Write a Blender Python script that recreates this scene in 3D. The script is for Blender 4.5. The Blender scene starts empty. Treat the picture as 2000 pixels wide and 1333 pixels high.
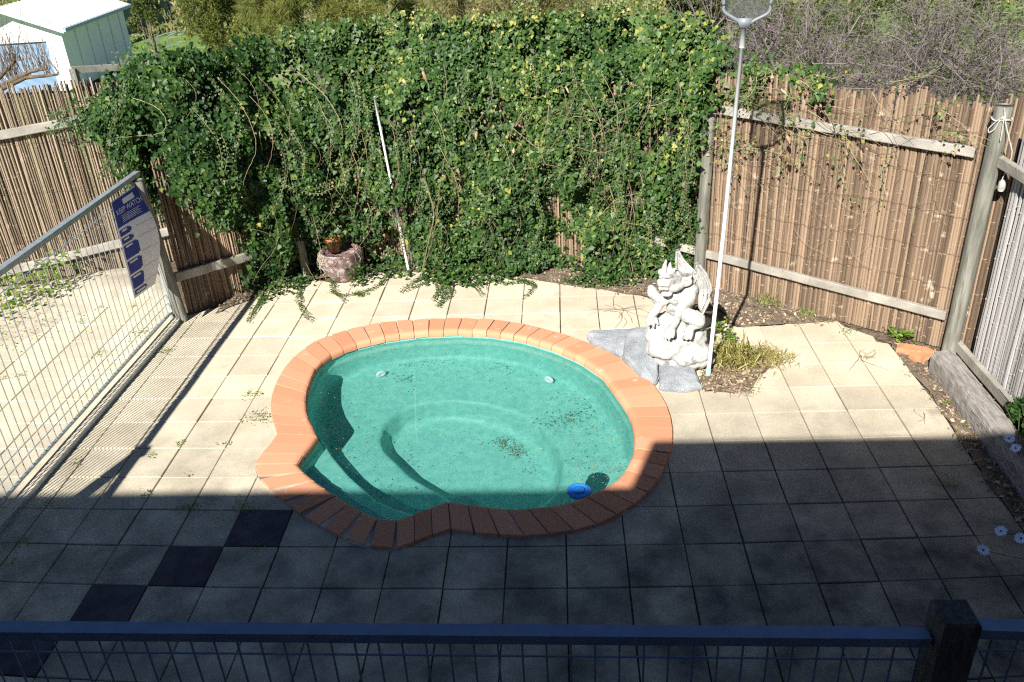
import bpy, bmesh, math, random
import numpy as np
from mathutils import Vector, Matrix, noise as mnoise
from mathutils.geometry import delaunay_2d_cdt
random.seed(7); rng = np.random.default_rng(7)
SC = bpy.context.scene; COL = SC.collection
R = math.radians
# ------------------------------------------------------------------ camera
CP = [-7.18864228e-02, 4.87802871e-01, -5.67114653e-02, 3.64397512, -4.58449503, 4.03067098, 1670.83555]
LD = [-6.25937683e-02, 4.86741818e-01, -5.16287896e-02, 3.57784147, -4.37158602, 3.89980406, 1643.47174, -3.70344435e-02]
def axes(p):
    yaw, pitch, roll = p[:3]
    f = np.array([math.sin(yaw)*math.cos(pitch), math.cos(yaw)*math.cos(pitch), -math.sin(pitch)])
    r = np.array([math.cos(yaw), -math.sin(yaw), 0.]); u = np.cross(r, f)
    return r*math.cos(roll)+u*math.sin(roll), -r*math.sin(roll)+u*math.cos(roll), f
CR, CU, CF = axes(CP); CC = np.array(CP[3:6]); FL = CP[6]
def ray(px):
    return CF*FL + CR*(px[0]-1000) - CU*(px[1]-666.5)
def PL(px, n, o):
    """point of the photograph on a world plane"""
    d = ray(px); n = np.array(n, float); o = np.array(o, float)
    return CC + d*(((o-CC)@n)/(d@n))
def G(x, y, z=0.): return PL((x, y), (0, 0, 1), (0, 0, z))
def GW(x, y, z, n=1.33):
    """point below the pool water seen through the refracting surface"""
    p = G(x, y, -.06); d = ray((x, y)); d = d/np.linalg.norm(d); c = -d[2]; k = math.sqrt(1-(1-c*c)/n/n); t = d/n+np.array([0, 0, 1.])*(c/n-k)
    return p+t*((z-p[2])/t[2])
def toPx(X):
    d = np.asarray(X)-CC; z = d@CF
    return np.stack([1000+FL*(d@CR)/z, 666.5-FL*(d@CU)/z], -1)
cam = bpy.data.objects.new('camera', bpy.data.cameras.new('camera')); COL.objects.link(cam)
M = Matrix(((CR[0], CU[0], -CF[0]), (CR[1], CU[1], -CF[1]), (CR[2], CU[2], -CF[2]))).to_4x4()
M.translation = Vector(CC); cam.matrix_world = M
cam.data.sensor_width = 36; cam.data.lens = 36*FL/2000; cam.data.clip_start = .05; cam.data.clip_end = 600
SC.camera = cam
# ------------------------------------------------------------------ light
AZ, EL = R(20), R(37.4)                       # shadows run along (sin AZ, cos AZ)
SUNDIR = Vector((-math.sin(AZ)*math.cos(EL), -math.cos(AZ)*math.cos(EL), math.sin(EL)))
W = bpy.data.worlds.new('World'); SC.world = W; W.use_nodes = True
nt = W.node_tree; bg = nt.nodes['Background']; sk = nt.nodes.new('ShaderNodeTexSky')
sk.sky_type = 'NISHITA'; sk.sun_disc = False; sk.sun_elevation = EL
sk.sun_rotation = math.atan2(SUNDIR.x, SUNDIR.y); sk.air_density = .65; sk.dust_density = .0; sk.ozone_density = 3.0
nt.links.new(sk.outputs[0], bg.inputs[0]); bg.inputs[1].default_value = 0.05
sun = bpy.data.objects.new('sun', bpy.data.lights.new('sun', 'SUN')); COL.objects.link(sun)
sun.data.energy = 5.0; sun.data.angle = R(.53); sun.data.cycles.is_caustics_light = True; sun.data.color = (1, .955, .87)
sun.rotation_euler = SUNDIR.to_track_quat('Z', 'Y').to_euler(); sun.location = (0, -20, 20)
SC.view_settings.view_transform = 'Standard'; SC.view_settings.look = 'None'
SC.view_settings.exposure = 1.05; SC.view_settings.gamma = 1
SC.cycles.use_denoising = False; SC.cycles.use_adaptive_sampling = False; SC.cycles.filter_width = 1.25
SC.render.resolution_x = 1024; SC.render.resolution_y = 682
# ------------------------------------------------------------------ materials
MATS = {}
def mat(name, c1, c2=None, scale=6., rough=.8, bump=0., c3=None, s3=40., f3=.5, attr=None, spec=.3, detail=6., stretch=None, metal=0., trans=0., lo=.35, hi=.65, bscale=None, coat=0.):
    if name in MATS: return MATS[name]
    m = bpy.data.materials.new(name); m.use_nodes = True; n = m.node_tree.nodes; L = m.node_tree.links
    b = n['Principled BSDF']; b.inputs['Roughness'].default_value = rough; b.inputs['Metallic'].default_value = metal
    b.inputs['Specular IOR Level'].default_value = spec
    if coat: b.inputs['Coat Weight'].default_value = coat; b.inputs['Coat Roughness'].default_value = .15
    if trans: b.inputs['Transmission Weight'].default_value = 0
    tc = n.new('ShaderNodeTexCoord'); src = tc.outputs['Object']
    if stretch:
        mp = n.new('ShaderNodeMapping'); mp.inputs['Scale'].default_value = stretch; L.new(src, mp.inputs[0]); src = mp.outputs[0]
    col = None
    def noi(s, d=detail):
        t = n.new('ShaderNodeTexNoise'); t.inputs['Scale'].default_value = s; t.inputs['Detail'].default_value = d; L.new(src, t.inputs['Vector']); return t.outputs[0]
    def mix(a, bb, f):
        x = n.new('ShaderNodeMix'); x.data_type = 'RGBA'
        for i, v in ((6, a), (7, bb)):
            if isinstance(v, tuple): x.inputs[i].default_value = (*v, 1)
            else: L.new(v, x.inputs[i])
        if isinstance(f, float): x.inputs[0].default_value = f
        else: L.new(f, x.inputs[0])
        return x.outputs[2]
    def ramp(v, a, bb):
        x = n.new('ShaderNodeMapRange'); x.inputs[1].default_value = a; x.inputs[2].default_value = bb; L.new(v, x.inputs[0]); return x.outputs[0]
    if c2 is None: col = c1
    elif attr:
        a = n.new('ShaderNodeAttribute'); a.attribute_name = attr; col = mix(c1, c2, a.outputs['Fac'])
    else: col = mix(c1, c2, ramp(noi(scale), lo, hi))
    if c3:
        f = ramp(noi(s3, 3.), 1-f3, 1-f3+.12); col = mix(col, c3, f)
    if isinstance(col, tuple): b.inputs['Base Color'].default_value = (*col, 1)
    else: L.new(col, b.inputs['Base Color'])
    if bump:
        bn = n.new('ShaderNodeBump'); bn.inputs['Strength'].default_value = bump; bn.inputs['Distance'].default_value = .01
        L.new(noi(bscale or scale*6, 4.), bn.inputs['Height']); L.new(bn.outputs[0], b.inputs['Normal'])
    MATS[name] = m; return m
def leafmat(name, stops, rough=.35, spec=.5, tr=.25):
    """leaf colour picked per leaf through attribute t; a little light passes through"""
    if name in MATS: return MATS[name]
    m = bpy.data.materials.new(name); m.use_nodes = True; n = m.node_tree.nodes; L = m.node_tree.links
    b = n['Principled BSDF']; b.inputs['Roughness'].default_value = rough; b.inputs['Specular IOR Level'].default_value = spec
    a = n.new('ShaderNodeAttribute'); a.attribute_name = 't'
    r = n.new('ShaderNodeValToRGB'); r.color_ramp.interpolation = 'LINEAR'
    while len(r.color_ramp.elements) < len(stops): r.color_ramp.elements.new(.5)
    for e, (p, c) in zip(r.color_ramp.elements, stops): e.position = p; e.color = (*c, 1)
    L.new(a.outputs['Fac'], r.inputs[0]); L.new(r.outputs[0], b.inputs['Base Color'])
    tl = n.new('ShaderNodeBsdfTranslucent'); hs = n.new('ShaderNodeHueSaturation'); hs.inputs['Value'].default_value = 1.6; hs.inputs['Hue'].default_value = .485
    L.new(r.outputs[0], hs.inputs['Color']); L.new(hs.outputs[0], tl.inputs['Color'])
    mx = n.new('ShaderNodeMixShader'); mx.inputs[0].default_value = tr
    L.new(b.outputs[0], mx.inputs[1]); L.new(tl.outputs[0], mx.inputs[2]); L.new(mx.outputs[0], n['Material Output'].inputs[0])
    MATS[name] = m; return m
# ------------------------------------------------------------------ mesh collector
class MB:
    def __init__(s): s.v = []; s.f = []; s.t = []; s.n = 0
    def add(s, V, F, t=None):
        V = np.asarray(V, float)
        s.v.append(V); b = s.n
        s.f += [tuple(int(i)+b for i in f) for f in F]
        s.t.append(np.full(len(V), random.random() if t is None else t)); s.n += len(V); return s
    def box(s, c, d, ax=None, t=None, taper=0.):
        """centre c, full size d, ax = 3x3 rows of axes"""
        A = np.eye(3) if ax is None else np.asarray(ax, float)
        V = np.array([[x, y, z] for z in (-1, 1) for y in (-1, 1) for x in (-1, 1)], float)
        V[4:, :2] *= (1-taper)
        V = V*np.array(d)/2
        return s.add(V@A+np.array(c), [(0, 2, 3, 1), (4, 5, 7, 6), (0, 1, 5, 4), (2, 6, 7, 3), (0, 4, 6, 2), (1, 3, 7, 5)], t)
    def beam(s, a, b, w, h, up=(0, 0, 1), t=None, taper=0.):
        a = np.array(a, float); b = np.array(b, float); z = b-a; L = np.linalg.norm(z); z /= L
        x = np.cross(np.array(up, float), z); x /= np.linalg.norm(x); y = np.cross(z, x)
        return s.box((a+b)/2, (w, h, L), (x, y, z), t, taper)
    def tube(s, pts, r, n=6, t=None, cap=True):
        P = np.asarray(pts, float); K = len(P); r = np.broadcast_to(r, (K,))
        T = np.gradient(P, axis=0); T /= np.linalg.norm(T, axis=1)[:, None]+1e-9
        ref = np.array([0, 0, 1.]) if abs(T[0][2]) < .9 else np.array([1., 0, 0])
        X = np.cross(T, ref); X /= np.linalg.norm(X, axis=1)[:, None]+1e-9; Y = np.cross(T, X)
        a = np.arange(n)*2*math.pi/n
        V = P[:, None]+r[:, None, None]*(np.cos(a)[None, :, None]*X[:, None]+np.sin(a)[None, :, None]*Y[:, None])
        F = [(k*n+i, k*n+(i+1) % n, (k+1)*n+(i+1) % n, (k+1)*n+i) for k in range(K-1) for i in range(n)]
        if cap: F += [tuple(range(n)), tuple(range((K-1)*n, K*n))[::-1]]
        return s.add(V.reshape(-1, 3), F, t)
    def lathe(s, c, prof, n=32, t=None):
        V = [(c[0]+r*math.cos(2*math.pi*i/n), c[1]+r*math.sin(2*math.pi*i/n), c[2]+z) for r, z in prof for i in range(n)]
        K = len(prof); F = [(k*n+i, k*n+(i+1) % n, (k+1)*n+(i+1) % n, (k+1)*n+i) for k in range(K-1) for i in range(n)]
        return s.add(V, F, t)
    def build(s, name, m, parent=None, smooth=False, loc=None):
        V = np.concatenate(s.v) if s.v else np.zeros((0, 3))
        if parent is not None: off = np.array(parent_world(parent)); l = (0, 0, 0)
        else:
            off = np.array(loc) if loc is not None else np.array([(V[:, 0].min()+V[:, 0].max())/2, (V[:, 1].min()+V[:, 1].max())/2, V[:, 2].min()]); l = off
        me = bpy.data.meshes.new(name); me.from_pydata((V-off).tolist(), [], s.f)
        a = me.attributes.new('t', 'FLOAT', 'POINT'); a.data.foreach_set('value', np.concatenate(s.t).astype(np.float32))
        return link(name, me, m, parent, l, smooth)
def parent_world(p):
    w = np.zeros(3)
    while p is not None: w += np.array(p.location); p = p.parent
    return w
def link(name, me, m, parent, l, smooth):
    for mm in (m if isinstance(m, (list, tuple)) else [m]): me.materials.append(mm)
    if smooth: me.polygons.foreach_set('use_smooth', [True]*len(me.polygons))
    me.update(); o = bpy.data.objects.new(name, me); COL.objects.link(o); o.location = l
    if parent is not None: o.parent = parent
    return o
def leafmesh(name, V, tris_per, t, m, parent=None, kfaces=None):
    """V: (N,k,3) points of N leaves; kfaces: faces in one leaf"""
    N, k, _ = V.shape; F = np.array(kfaces)
    off = np.array(parent_world(parent)) if parent is not None else np.array([V[..., 0].mean(), V[..., 1].mean(), V[..., 2].min()])
    fc = (F[None]+(np.arange(N)*k)[:, None, None]).reshape(-1, F.shape[1])
    me = bpy.data.meshes.new(name); me.vertices.add(N*k); me.vertices.foreach_set('co', (V.reshape(-1, 3)-off).astype(np.float32).ravel())
    nf = len(fc); c = F.shape[1]
    me.loops.add(nf*c); me.loops.foreach_set('vertex_index', fc.ravel().astype(np.int32))
    me.polygons.add(nf); me.polygons.foreach_set('loop_start', (np.arange(nf)*c).astype(np.int32)); me.update(calc_edges=True); me.validate()
    a = me.attributes.new('t', 'FLOAT', 'POINT'); a.data.foreach_set('value', np.repeat(t, k).astype(np.float32))
    return link(name, me, m, parent, (0, 0, 0) if parent is not None else off, False)
def tag(o, label=None, cat=None, group=None, kind=None):
    if label: o['label'] = label
    if cat: o['category'] = cat
    if group: o['group'] = group
    if kind: o['kind'] = kind
    return o
def thing(name, label, cat, loc, group=None):
    o = bpy.data.objects.new(name, None); COL.objects.link(o); o.location = tuple(loc); o.empty_display_size = .1
    return tag(o, label, cat, group)
def struct(o): o['kind'] = 'structure'; return o
def nrm(v): v = np.asarray(v, float); return v/(np.linalg.norm(v)+1e-12)
def fbm(x, y, z=0, s=1.): return mnoise.fractal(Vector((x*s, y*s, z*s)), 1, 2, 4)
def inpoly(P, poly):
    P = np.asarray(P, float); x, y = P[..., 0], P[..., 1]; c = np.zeros(x.shape, bool); n = len(poly)
    for i in range(n):
        x1, y1 = poly[i][:2]; x2, y2 = poly[i-1][:2]
        if y1 == y2: continue
        c ^= ((y1 > y) != (y2 > y)) & (x < (x2-x1)*(y-y1)/(y2-y1)+x1)
    return c
def frames(nv, roll):
    """orthonormal leaf frames: normals nv (N,3), roll angle (N,) -> side, tip"""
    nv = nv/np.linalg.norm(nv, axis=1)[:, None]; up = np.tile([0., 0, -1], (len(nv), 1)); up += rng.normal(0, .15, up.shape)
    x = np.cross(nv, up); x /= np.linalg.norm(x, axis=1)[:, None]+1e-9; y = np.cross(x, nv)
    c, s = np.cos(roll)[:, None], np.sin(roll)[:, None]
    return x*c+y*s, -x*s+y*c, nv
IVY = np.array([[0, -.5, 0], [.5, -.25, .06], [.28, .1, -.02], [0, .6, -.08], [-.28, .1, -.02], [-.5, -.25, .06]])
IVYF = [(0, 1, 2), (0, 2, 3), (0, 3, 4), (0, 4, 5)]
def ivyleaves(P, nv, size, roll=None):
    N = len(P); roll = rng.normal(0, .7, N) if roll is None else roll
    x, y, n = frames(nv, roll); s = size[:, None, None]
    y = -y*np.sign((y[:, 2:3]) + 1e-9)*1.0 if False else y
    return P[:, None]+s*(IVY[None, :, 0:1]*x[:, None]+IVY[None, :, 1:2]*y[:, None]+IVY[None, :, 2:3]*n[:, None])
def bladeleaves(P, D, L, w, bend=.3):
    """thin blades: base P, direction D, length L, width w"""
    N = len(P); D = D/np.linalg.norm(D, axis=1)[:, None]; r = rng.normal(0, 1, (N, 3)); s = np.cross(D, r); s /= np.linalg.norm(s, axis=1)[:, None]
    L = L[:, None]; w = w[:, None]; dn = np.array([[0, 0, -1.]])
    mid = P+D*L*.55; tip = P+D*L+dn*L*bend
    return np.stack([P-s*w*.5, P+s*w*.5, mid+s*w*.4, tip, mid-s*w*.4], 1)
BLF = [(0, 1, 2), (0, 2, 4), (4, 2, 3)]

# ================================================================== MATERIALS
mPave = mat('paver_sand', (.53, .47, .355), (.63, .56, .43), 3., .9, .25, c3=(.36, .32, .25), s3=2.2, f3=.34, bscale=260, spec=.15)
mDark = mat('paver_charcoal', (.06, .052, .065), (.10, .088, .10), 8., .85, .25, bscale=260, spec=.15)
mSoil = mat('soil', (.10, .075, .055), (.2, .16, .12), 9., .95, .6, c3=(.33, .28, .2), s3=60, f3=.36)
mSand = mat('sand', (.43, .38, .30), (.54, .48, .38), 5., .95, .5, bscale=120)
mCop = mat('terracotta_coping', (.53, .24, .135), (.65, .31, .185), attr='t', rough=.8, bump=.3, c3=(.62, .42, .33), s3=9, f3=.35, bscale=160, spec=.2)
mMort = mat('mortar', (.12, .11, .105), (.60, .52, .46), 2., .95, .5)
mGrey = mat('weathered_timber', (.24, .225, .195), (.40, .375, .33), 4., .85, .5, stretch=(1, 1, 1), c3=(.2, .18, .155), s3=26, f3=.38, bscale=80)
mPost = mat('treated_post', (.12, .12, .10), (.25, .245, .21), 5., .85, .6, stretch=(5, 5, .5), c3=(.12, .115, .09), s3=7, f3=.4, bscale=30)
mGalv = mat('galvanised_steel', (.34, .40, .43), (.46, .52, .55), 20, .42, metal=.55, spec=.5)
mBrn = mat('bamboo_brown', (.115, .08, .055), (.33, .235, .16), attr='t', rough=.7, bump=.3, c3=(.50, .42, .32), s3=9, f3=.36, bscale=60, stretch=(1, 1, 1))
mTan = mat('bamboo_tan', (.12, .09, .062), (.345, .275, .195), attr='t', rough=.7, bump=.3, c3=(.36, .25, .24), s3=9, f3=.4, bscale=60)
mPale = mat('bamboo_pale', (.20, .18, .165), (.43, .42, .42), attr='t', rough=.7, bump=.3, c3=(.35, .27, .2), s3=7, f3=.36, bscale=60)
mStem = mat('vine_stem', (.17, .12, .075), (.40, .32, .21), attr='t', rough=.85)
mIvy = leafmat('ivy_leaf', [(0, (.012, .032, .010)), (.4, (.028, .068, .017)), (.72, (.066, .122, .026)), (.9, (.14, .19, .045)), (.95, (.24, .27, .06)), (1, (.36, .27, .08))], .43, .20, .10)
mYoung = leafmat('young_leaf', [(0, (.09, .17, .03)), (.6, (.16, .26, .05)), (1, (.3, .34, .08))], .5, .4, .3)
mDryleaf = leafmat('dry_leaf', [(0, (.22, .12, .05)), (.5, (.42, .28, .13)), (1, (.5, .4, .25))], .7, .2, .2)
mWhite = mat('white_paint', (.80, .81, .80), (.74, .76, .77), 3, .5)
mPvc = mat('white_plastic', (.78, .8, .82), (.68, .7, .74), 12, .35, spec=.5)

# ================================================================== PAVING
def curve_closed(P, n):
    """closed polyline resampled to n points"""
    P = np.asarray(P, float); Q = np.vstack([P, P[:1]]); d = np.r_[0, np.cumsum(np.linalg.norm(np.diff(Q, axis=0), axis=1))]
    s = np.arange(n)*d[-1]/n; return np.stack([np.interp(s, d, Q[:, k]) for k in range(Q.shape[1])], 1)
OUT = [(900,621),(960,623),(1020,632),(1080,646),(1140,665),(1195,690),(1240,718),(1275,748),(1300,785),(1313,825),(1314,860),(1308,890),(1290,930),(1262,965),(1220,997),(1170,1022),(1110,1038),(1050,1045),(990,1045),(930,1039),(880,1031),(833,1047),(775,1072),(700,1063),(650,1038),(600,1012),(565,985),(520,950),(500,925),(494,906),(520,876),(543,848),(530,815),(528,785),(535,755),(552,722),(580,690),(620,663),(680,643),(740,630),(820,623)]
INN = [(900,655),(960,658),(1020,668),(1080,686),(1130,708),(1175,738),(1205,768),(1230,805),(1240,845),(1238,880),(1225,910),(1200,940),(1150,965),(1100,982),(1050,990),(990,991),(930,985),(878,974),(830,992),(775,1014),(730,1008),(690,985),(640,955),(600,925),(578,905),(600,878),(623,850),(605,820),(598,795),(600,760),(620,725),(650,700),(690,683),(750,668),(820,658)]
CZ = .03
Oo = np.array([G(x, y, CZ)[:2] for x, y in OUT]); Ii = np.array([G(x, y, -.03 if y < 760 else CZ)[:2] for x, y in INN])
PC = np.array([2.66, 1.62])
def projd(i, j):
    r, u, f = axes(LD); d = np.array([i*.4, j*.4, 0])-np.array(LD[3:6]); z = d@f
    q = np.array([LD[6]*(d@r)/z, -LD[6]*(d@u)/z]); return q*(1+LD[7]*(q@q)/1e6)+[1000, 666.5]
def grid(i, j):
    if i < -2.6 or i > 17.6 or j > 8.6: 
        ci, cj = min(max(i, -2.6), 17.6), min(j, 8.6); b = G(*projd(ci, cj))[:2]; return b+np.array([(i-ci)*.4, (j-cj)*.4])
    return G(*projd(i, j))[:2]
BACK = [G(x, y)[:2] for x, y in [(352, 628), (420, 610), (500, 570), (560, 548), (640, 560), (720, 540), (800, 528), (900, 540), (1000, 548), (1100, 562), (1180, 572), (1250, 585), (1290, 600), (1330, 610), (1440, 640), (1510, 636), (1560, 632), (1632, 625), (1648, 638), (1705, 657), (1712, 668), (1735, 672), (1755, 696), (1830, 792), (1900, 900), (2005, 1046)]]
BACK = [b_+(np.array([0, .12]) if b_[0] < 5.35 else 0) for b_ in BACK]
region = [np.array([-.56, 3.7])] + BACK + [np.array([6.7, -3.2]), np.array([-.56, -3.2])]
left_region = [np.array(a) for a in [(-.70, -3), (-.70, 3.75), (-1.0, 4.4)]] + [G(250, 550)[:2], G(190, 560)[:2], G(130, 575)[:2], G(60, 600)[:2], G(-60, 640)[:2], G(-400, 760)[:2]]+[np.array([-6, -3])]
hole = [PC+(p-PC)*.97 for p in Oo]
tuft_hole = [G(x, y)[:2] for x, y in [(1385, 700), (1420, 680), (1470, 690), (1500, 715), (1475, 745), (1460, 765), (1430, 762), (1372, 765), (1370, 740)]]
def clip_convex(poly, quad):
    out = [tuple(p) for p in poly]
    for i in range(4):
        a, b = quad[i], quad[(i+1) % 4]; nx, ny = -(b[1]-a[1]), b[0]-a[0]
        inp, out = out, []
        for k in range(len(inp)):
            p, q = inp[k-1], inp[k]; dp = (p[0]-a[0])*nx+(p[1]-a[1])*ny; dq = (q[0]-a[0])*nx+(q[1]-a[1])*ny
            if dp*dq < 0: t = dp/(dp-dq); out.append((p[0]+(q[0]-p[0])*t, p[1]+(q[1]-p[1])*t))
            if dq >= 0: out.append(q)
        if not out: return []
    return out
DARKS = {(3, 0), (2, -1), (1, -2), (0, -3), (-1, -4)}
mb = MB(); mbd = MB()
def paver(i, j, reg, holes):
    q = np.array([grid(i, j), grid(i+1, j), grid(i+1, j+1), grid(i, j+1)]); c = q.mean(0)
    if not (np.isfinite(q).all()): return
    g = .004+.0015*random.random(); q = c+(q-c)*(1-2*g/.4); q += rng.normal(0, .0012, 2)
    dest = mbd if (i, j) in DARKS and reg is region else mb
    zz = rng.normal(0, .0012); tx, ty = rng.normal(0, .004, 2); t = random.random()
    zf = lambda p: zz+tx*(p[0]-c[0])+ty*(p[1]-c[1])
    full = inpoly(q, reg).all() and not any(inpoly(np.array(hh), q).any() or inpoly(q, hh).any() for hh in holes)
    if full:
        w = c+(q-c)*(1-.008/.4)
        V = [(*p, zf(p)) for p in w]+[(*p, zf(p)-.004) for p in q]+[(*p, -.04) for p in q]
        dest.add(V, [(0, 1, 2, 3)]+[(4+k, 4+(k+1) % 4, (k+1) % 4, k) for k in range(4)]+[(8+k, 8+(k+1) % 4, 4+(k+1) % 4, 4+k) for k in range(4)], t); return
    if not (inpoly(q, reg).any() or inpoly(np.array(reg), q).any()): return
    vs = [Vector(p) for p in q]; es = [(k, (k+1) % 4) for k in range(4)]
    big = c+(q-c)*1.6
    for pol in [reg]+list(holes):
        n0 = len(vs); vs += [Vector(tuple(p)) for p in pol]; es += [(n0+k, n0+(k+1) % len(pol)) for k in range(len(pol))]
    V2, E2, F2, *_ = delaunay_2d_cdt(vs, es, [], 0, 1e-6)
    V2 = np.array([tuple(v) for v in V2]); keep = []
    for f in F2:
        cc = V2[list(f)].mean(0)
        if inpoly(cc, q) and inpoly(cc, reg) and not any(inpoly(cc, hh) for hh in holes): keep.append(tuple(f))
    if not keep: return
    used = sorted({k for f in keep for k in f}); ix = {k: n for n, k in enumerate(used)}
    top = [(*V2[k], zf(V2[k])-.001) for k in used]; n = len(top)
    F = [tuple(ix[k] for k in f) for f in keep]
    cnt = {}
    for f in F:
        for a, b in zip(f, f[1:]+f[:1]): cnt[(a, b)] = 1
    side = [(b, a, a+n, b+n) for a, b in cnt if (b, a) not in cnt]
    dest.add(top+[(p[0], p[1], -.04) for p in top], F+side, t)
for i in range(-2, 18):
    for j in range(-8, 13): paver(i, j, region, [hole, tuft_hole])
for i in range(-12, 0):
    for j in range(-4, 13): paver(i, j, left_region, [])
def pave_material():
    m = mPave; n = m.node_tree.nodes; L = m.node_tree.links; b = n['Principled BSDF']
    src = b.inputs['Base Color'].links[0].from_socket
    a = n.new('ShaderNodeAttribute'); a.attribute_name = 't'
    h = n.new('ShaderNodeHueSaturation'); r = n.new('ShaderNodeMapRange'); r.inputs[3].default_value = .91; r.inputs[4].default_value = 1.07
    L.new(a.outputs['Fac'], r.inputs[0]); L.new(r.outputs[0], h.inputs['Value']); L.new(src, h.inputs['Color'])
    t = n.new('ShaderNodeTexNoise'); t.inputs['Scale'].default_value = 140; tc = n.new('ShaderNodeTexCoord'); L.new(tc.outputs['Object'], t.inputs['Vector'])
    r2 = n.new('ShaderNodeMapRange'); r2.inputs[1].default_value = .3; r2.inputs[2].default_value = .7; r2.inputs[3].default_value = .8; r2.inputs[4].default_value = 1.15; L.new(t.outputs[0], r2.inputs[0])
    h2 = n.new('ShaderNodeHueSaturation'); L.new(h.outputs[0], h2.inputs['Color']); L.new(r2.outputs[0], h2.inputs['Value']); 
    # old mottled grime, heavier on the right; shade towards the house painted into colour
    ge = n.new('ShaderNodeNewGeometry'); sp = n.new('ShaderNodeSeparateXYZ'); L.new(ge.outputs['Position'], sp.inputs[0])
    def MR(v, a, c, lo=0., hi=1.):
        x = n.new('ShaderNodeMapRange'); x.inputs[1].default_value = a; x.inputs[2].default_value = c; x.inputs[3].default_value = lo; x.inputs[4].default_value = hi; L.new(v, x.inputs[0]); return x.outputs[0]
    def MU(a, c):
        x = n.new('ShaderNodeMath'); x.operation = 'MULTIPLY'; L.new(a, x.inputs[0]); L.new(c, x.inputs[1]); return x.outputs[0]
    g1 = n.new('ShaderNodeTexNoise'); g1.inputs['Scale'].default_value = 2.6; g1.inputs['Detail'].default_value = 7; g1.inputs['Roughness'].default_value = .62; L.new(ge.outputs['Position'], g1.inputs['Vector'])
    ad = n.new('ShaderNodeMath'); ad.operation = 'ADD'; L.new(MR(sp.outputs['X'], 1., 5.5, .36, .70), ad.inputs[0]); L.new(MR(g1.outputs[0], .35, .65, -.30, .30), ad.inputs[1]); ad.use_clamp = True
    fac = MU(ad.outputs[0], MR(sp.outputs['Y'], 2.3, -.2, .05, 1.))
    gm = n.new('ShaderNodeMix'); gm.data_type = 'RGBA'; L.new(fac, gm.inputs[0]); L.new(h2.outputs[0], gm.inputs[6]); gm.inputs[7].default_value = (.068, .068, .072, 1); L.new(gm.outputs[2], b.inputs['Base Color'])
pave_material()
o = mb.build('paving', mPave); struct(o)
o = mbd.build('charcoal_paving', mDark); struct(o)
# ground sheet below the joints, with the pool cut out, sloping down beyond the yard
def gz(x, y):
    z = -.02
    d = y-6.2
    if d > 0: z -= 2.9*(1-math.exp(-max(0, d-.3)**1.3/30.))
    if x > 8.0 : z -= .25*min(1, (x-8.0)/3)
    return z
vs = [Vector(p) for p in hole]; es = [(k, (k+1) % len(hole)) for k in range(len(hole))]
xs = np.r_[np.linspace(-150, -20, 14), np.linspace(-17, 20, 60), np.linspace(23, 150, 14)]; ys = np.r_[np.linspace(-30, -6, 8), np.linspace(-5, 14, 40), np.linspace(15, 40, 18), np.linspace(46, 200, 14)]
vs += [Vector((x, y)) for x in xs for y in ys if not inpoly(np.array([x, y]), hole)]
V2, E2, F2, *_ = delaunay_2d_cdt(vs, es, [], 0, 1e-6)
g = MB(); V3 = [(v[0], v[1], gz(v[0], v[1])) for v in V2]
g.add(V3, [tuple(f) for f in F2 if not inpoly(np.array([(V2[f[0]][0]+V2[f[1]][0]+V2[f[2]][0])/3, (V2[f[0]][1]+V2[f[1]][1]+V2[f[2]][1])/3]), hole)])
def ground_material():
    m = mat('yard_ground', (.1, .08, .06)); n = m.node_tree.nodes; L = m.node_tree.links; b = n['Principled BSDF']; b.inputs['Roughness'].default_value = .95
    ge = n.new('ShaderNodeNewGeometry'); sp = n.new('ShaderNodeSeparateXYZ'); L.new(ge.outputs['Position'], sp.inputs[0])
    def N(s, d=5):
        t = n.new('ShaderNodeTexNoise'); t.inputs['Scale'].default_value = s; t.inputs['Detail'].default_value = d; L.new(ge.outputs['Position'], t.inputs['Vector']); return t.outputs[0]
    def MR(v, a, c):
        x = n.new('ShaderNodeMapRange'); x.inputs[1].default_value = a; x.inputs[2].default_value = c; L.new(v, x.inputs[0]); return x.outputs[0]
    def MX(a, c, f):
        x = n.new('ShaderNodeMix'); x.data_type = 'RGBA'
        for i, v in ((6, a), (7, c)):
            if isinstance(v, tuple): x.inputs[i].default_value = (*v, 1)
            else: L.new(v, x.inputs[i])
        L.new(f, x.inputs[0]); return x.outputs[2]
    soil = MX((.07, .05, .035), (.22, .17, .12), MR(N(22), .35, .65))
    grass = MX((.085, .16, .03), (.17, .26, .06), MR(N(3.5, 8), .35, .65)); grass = MX(grass, (.36, .34, .18), MR(N(.9), .55, .68))
    f = MR(sp.outputs['Y'], 6.3, 7.0)
    L.new(MX(soil, grass, f), b.inputs['Base Color'])
    bn = n.new('ShaderNodeBump'); bn.inputs['Distance'].default_value = .03; L.new(N(60), bn.inputs['Height']); L.new(bn.outputs[0], b.inputs['Normal'])
    return m
o = g.build('ground', ground_material(), loc=(0, 0, 0)); struct(o)
# the lawn outside the side fences (seen through the gaps)
b = MB(); b.add([(7.5, -3, -.012), (14, -3, -.2), (14, 6.3, -.2), (7.5, 6.3, -.012)], [(0, 1, 2, 3)])
mLawn = mat('lawn', (.09, .15, .03), (.19, .25, .06), 5, .95, .6, c3=(.33, .3, .16), s3=2, f3=.42)
struct(b.build('lawn', mLawn))
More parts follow.
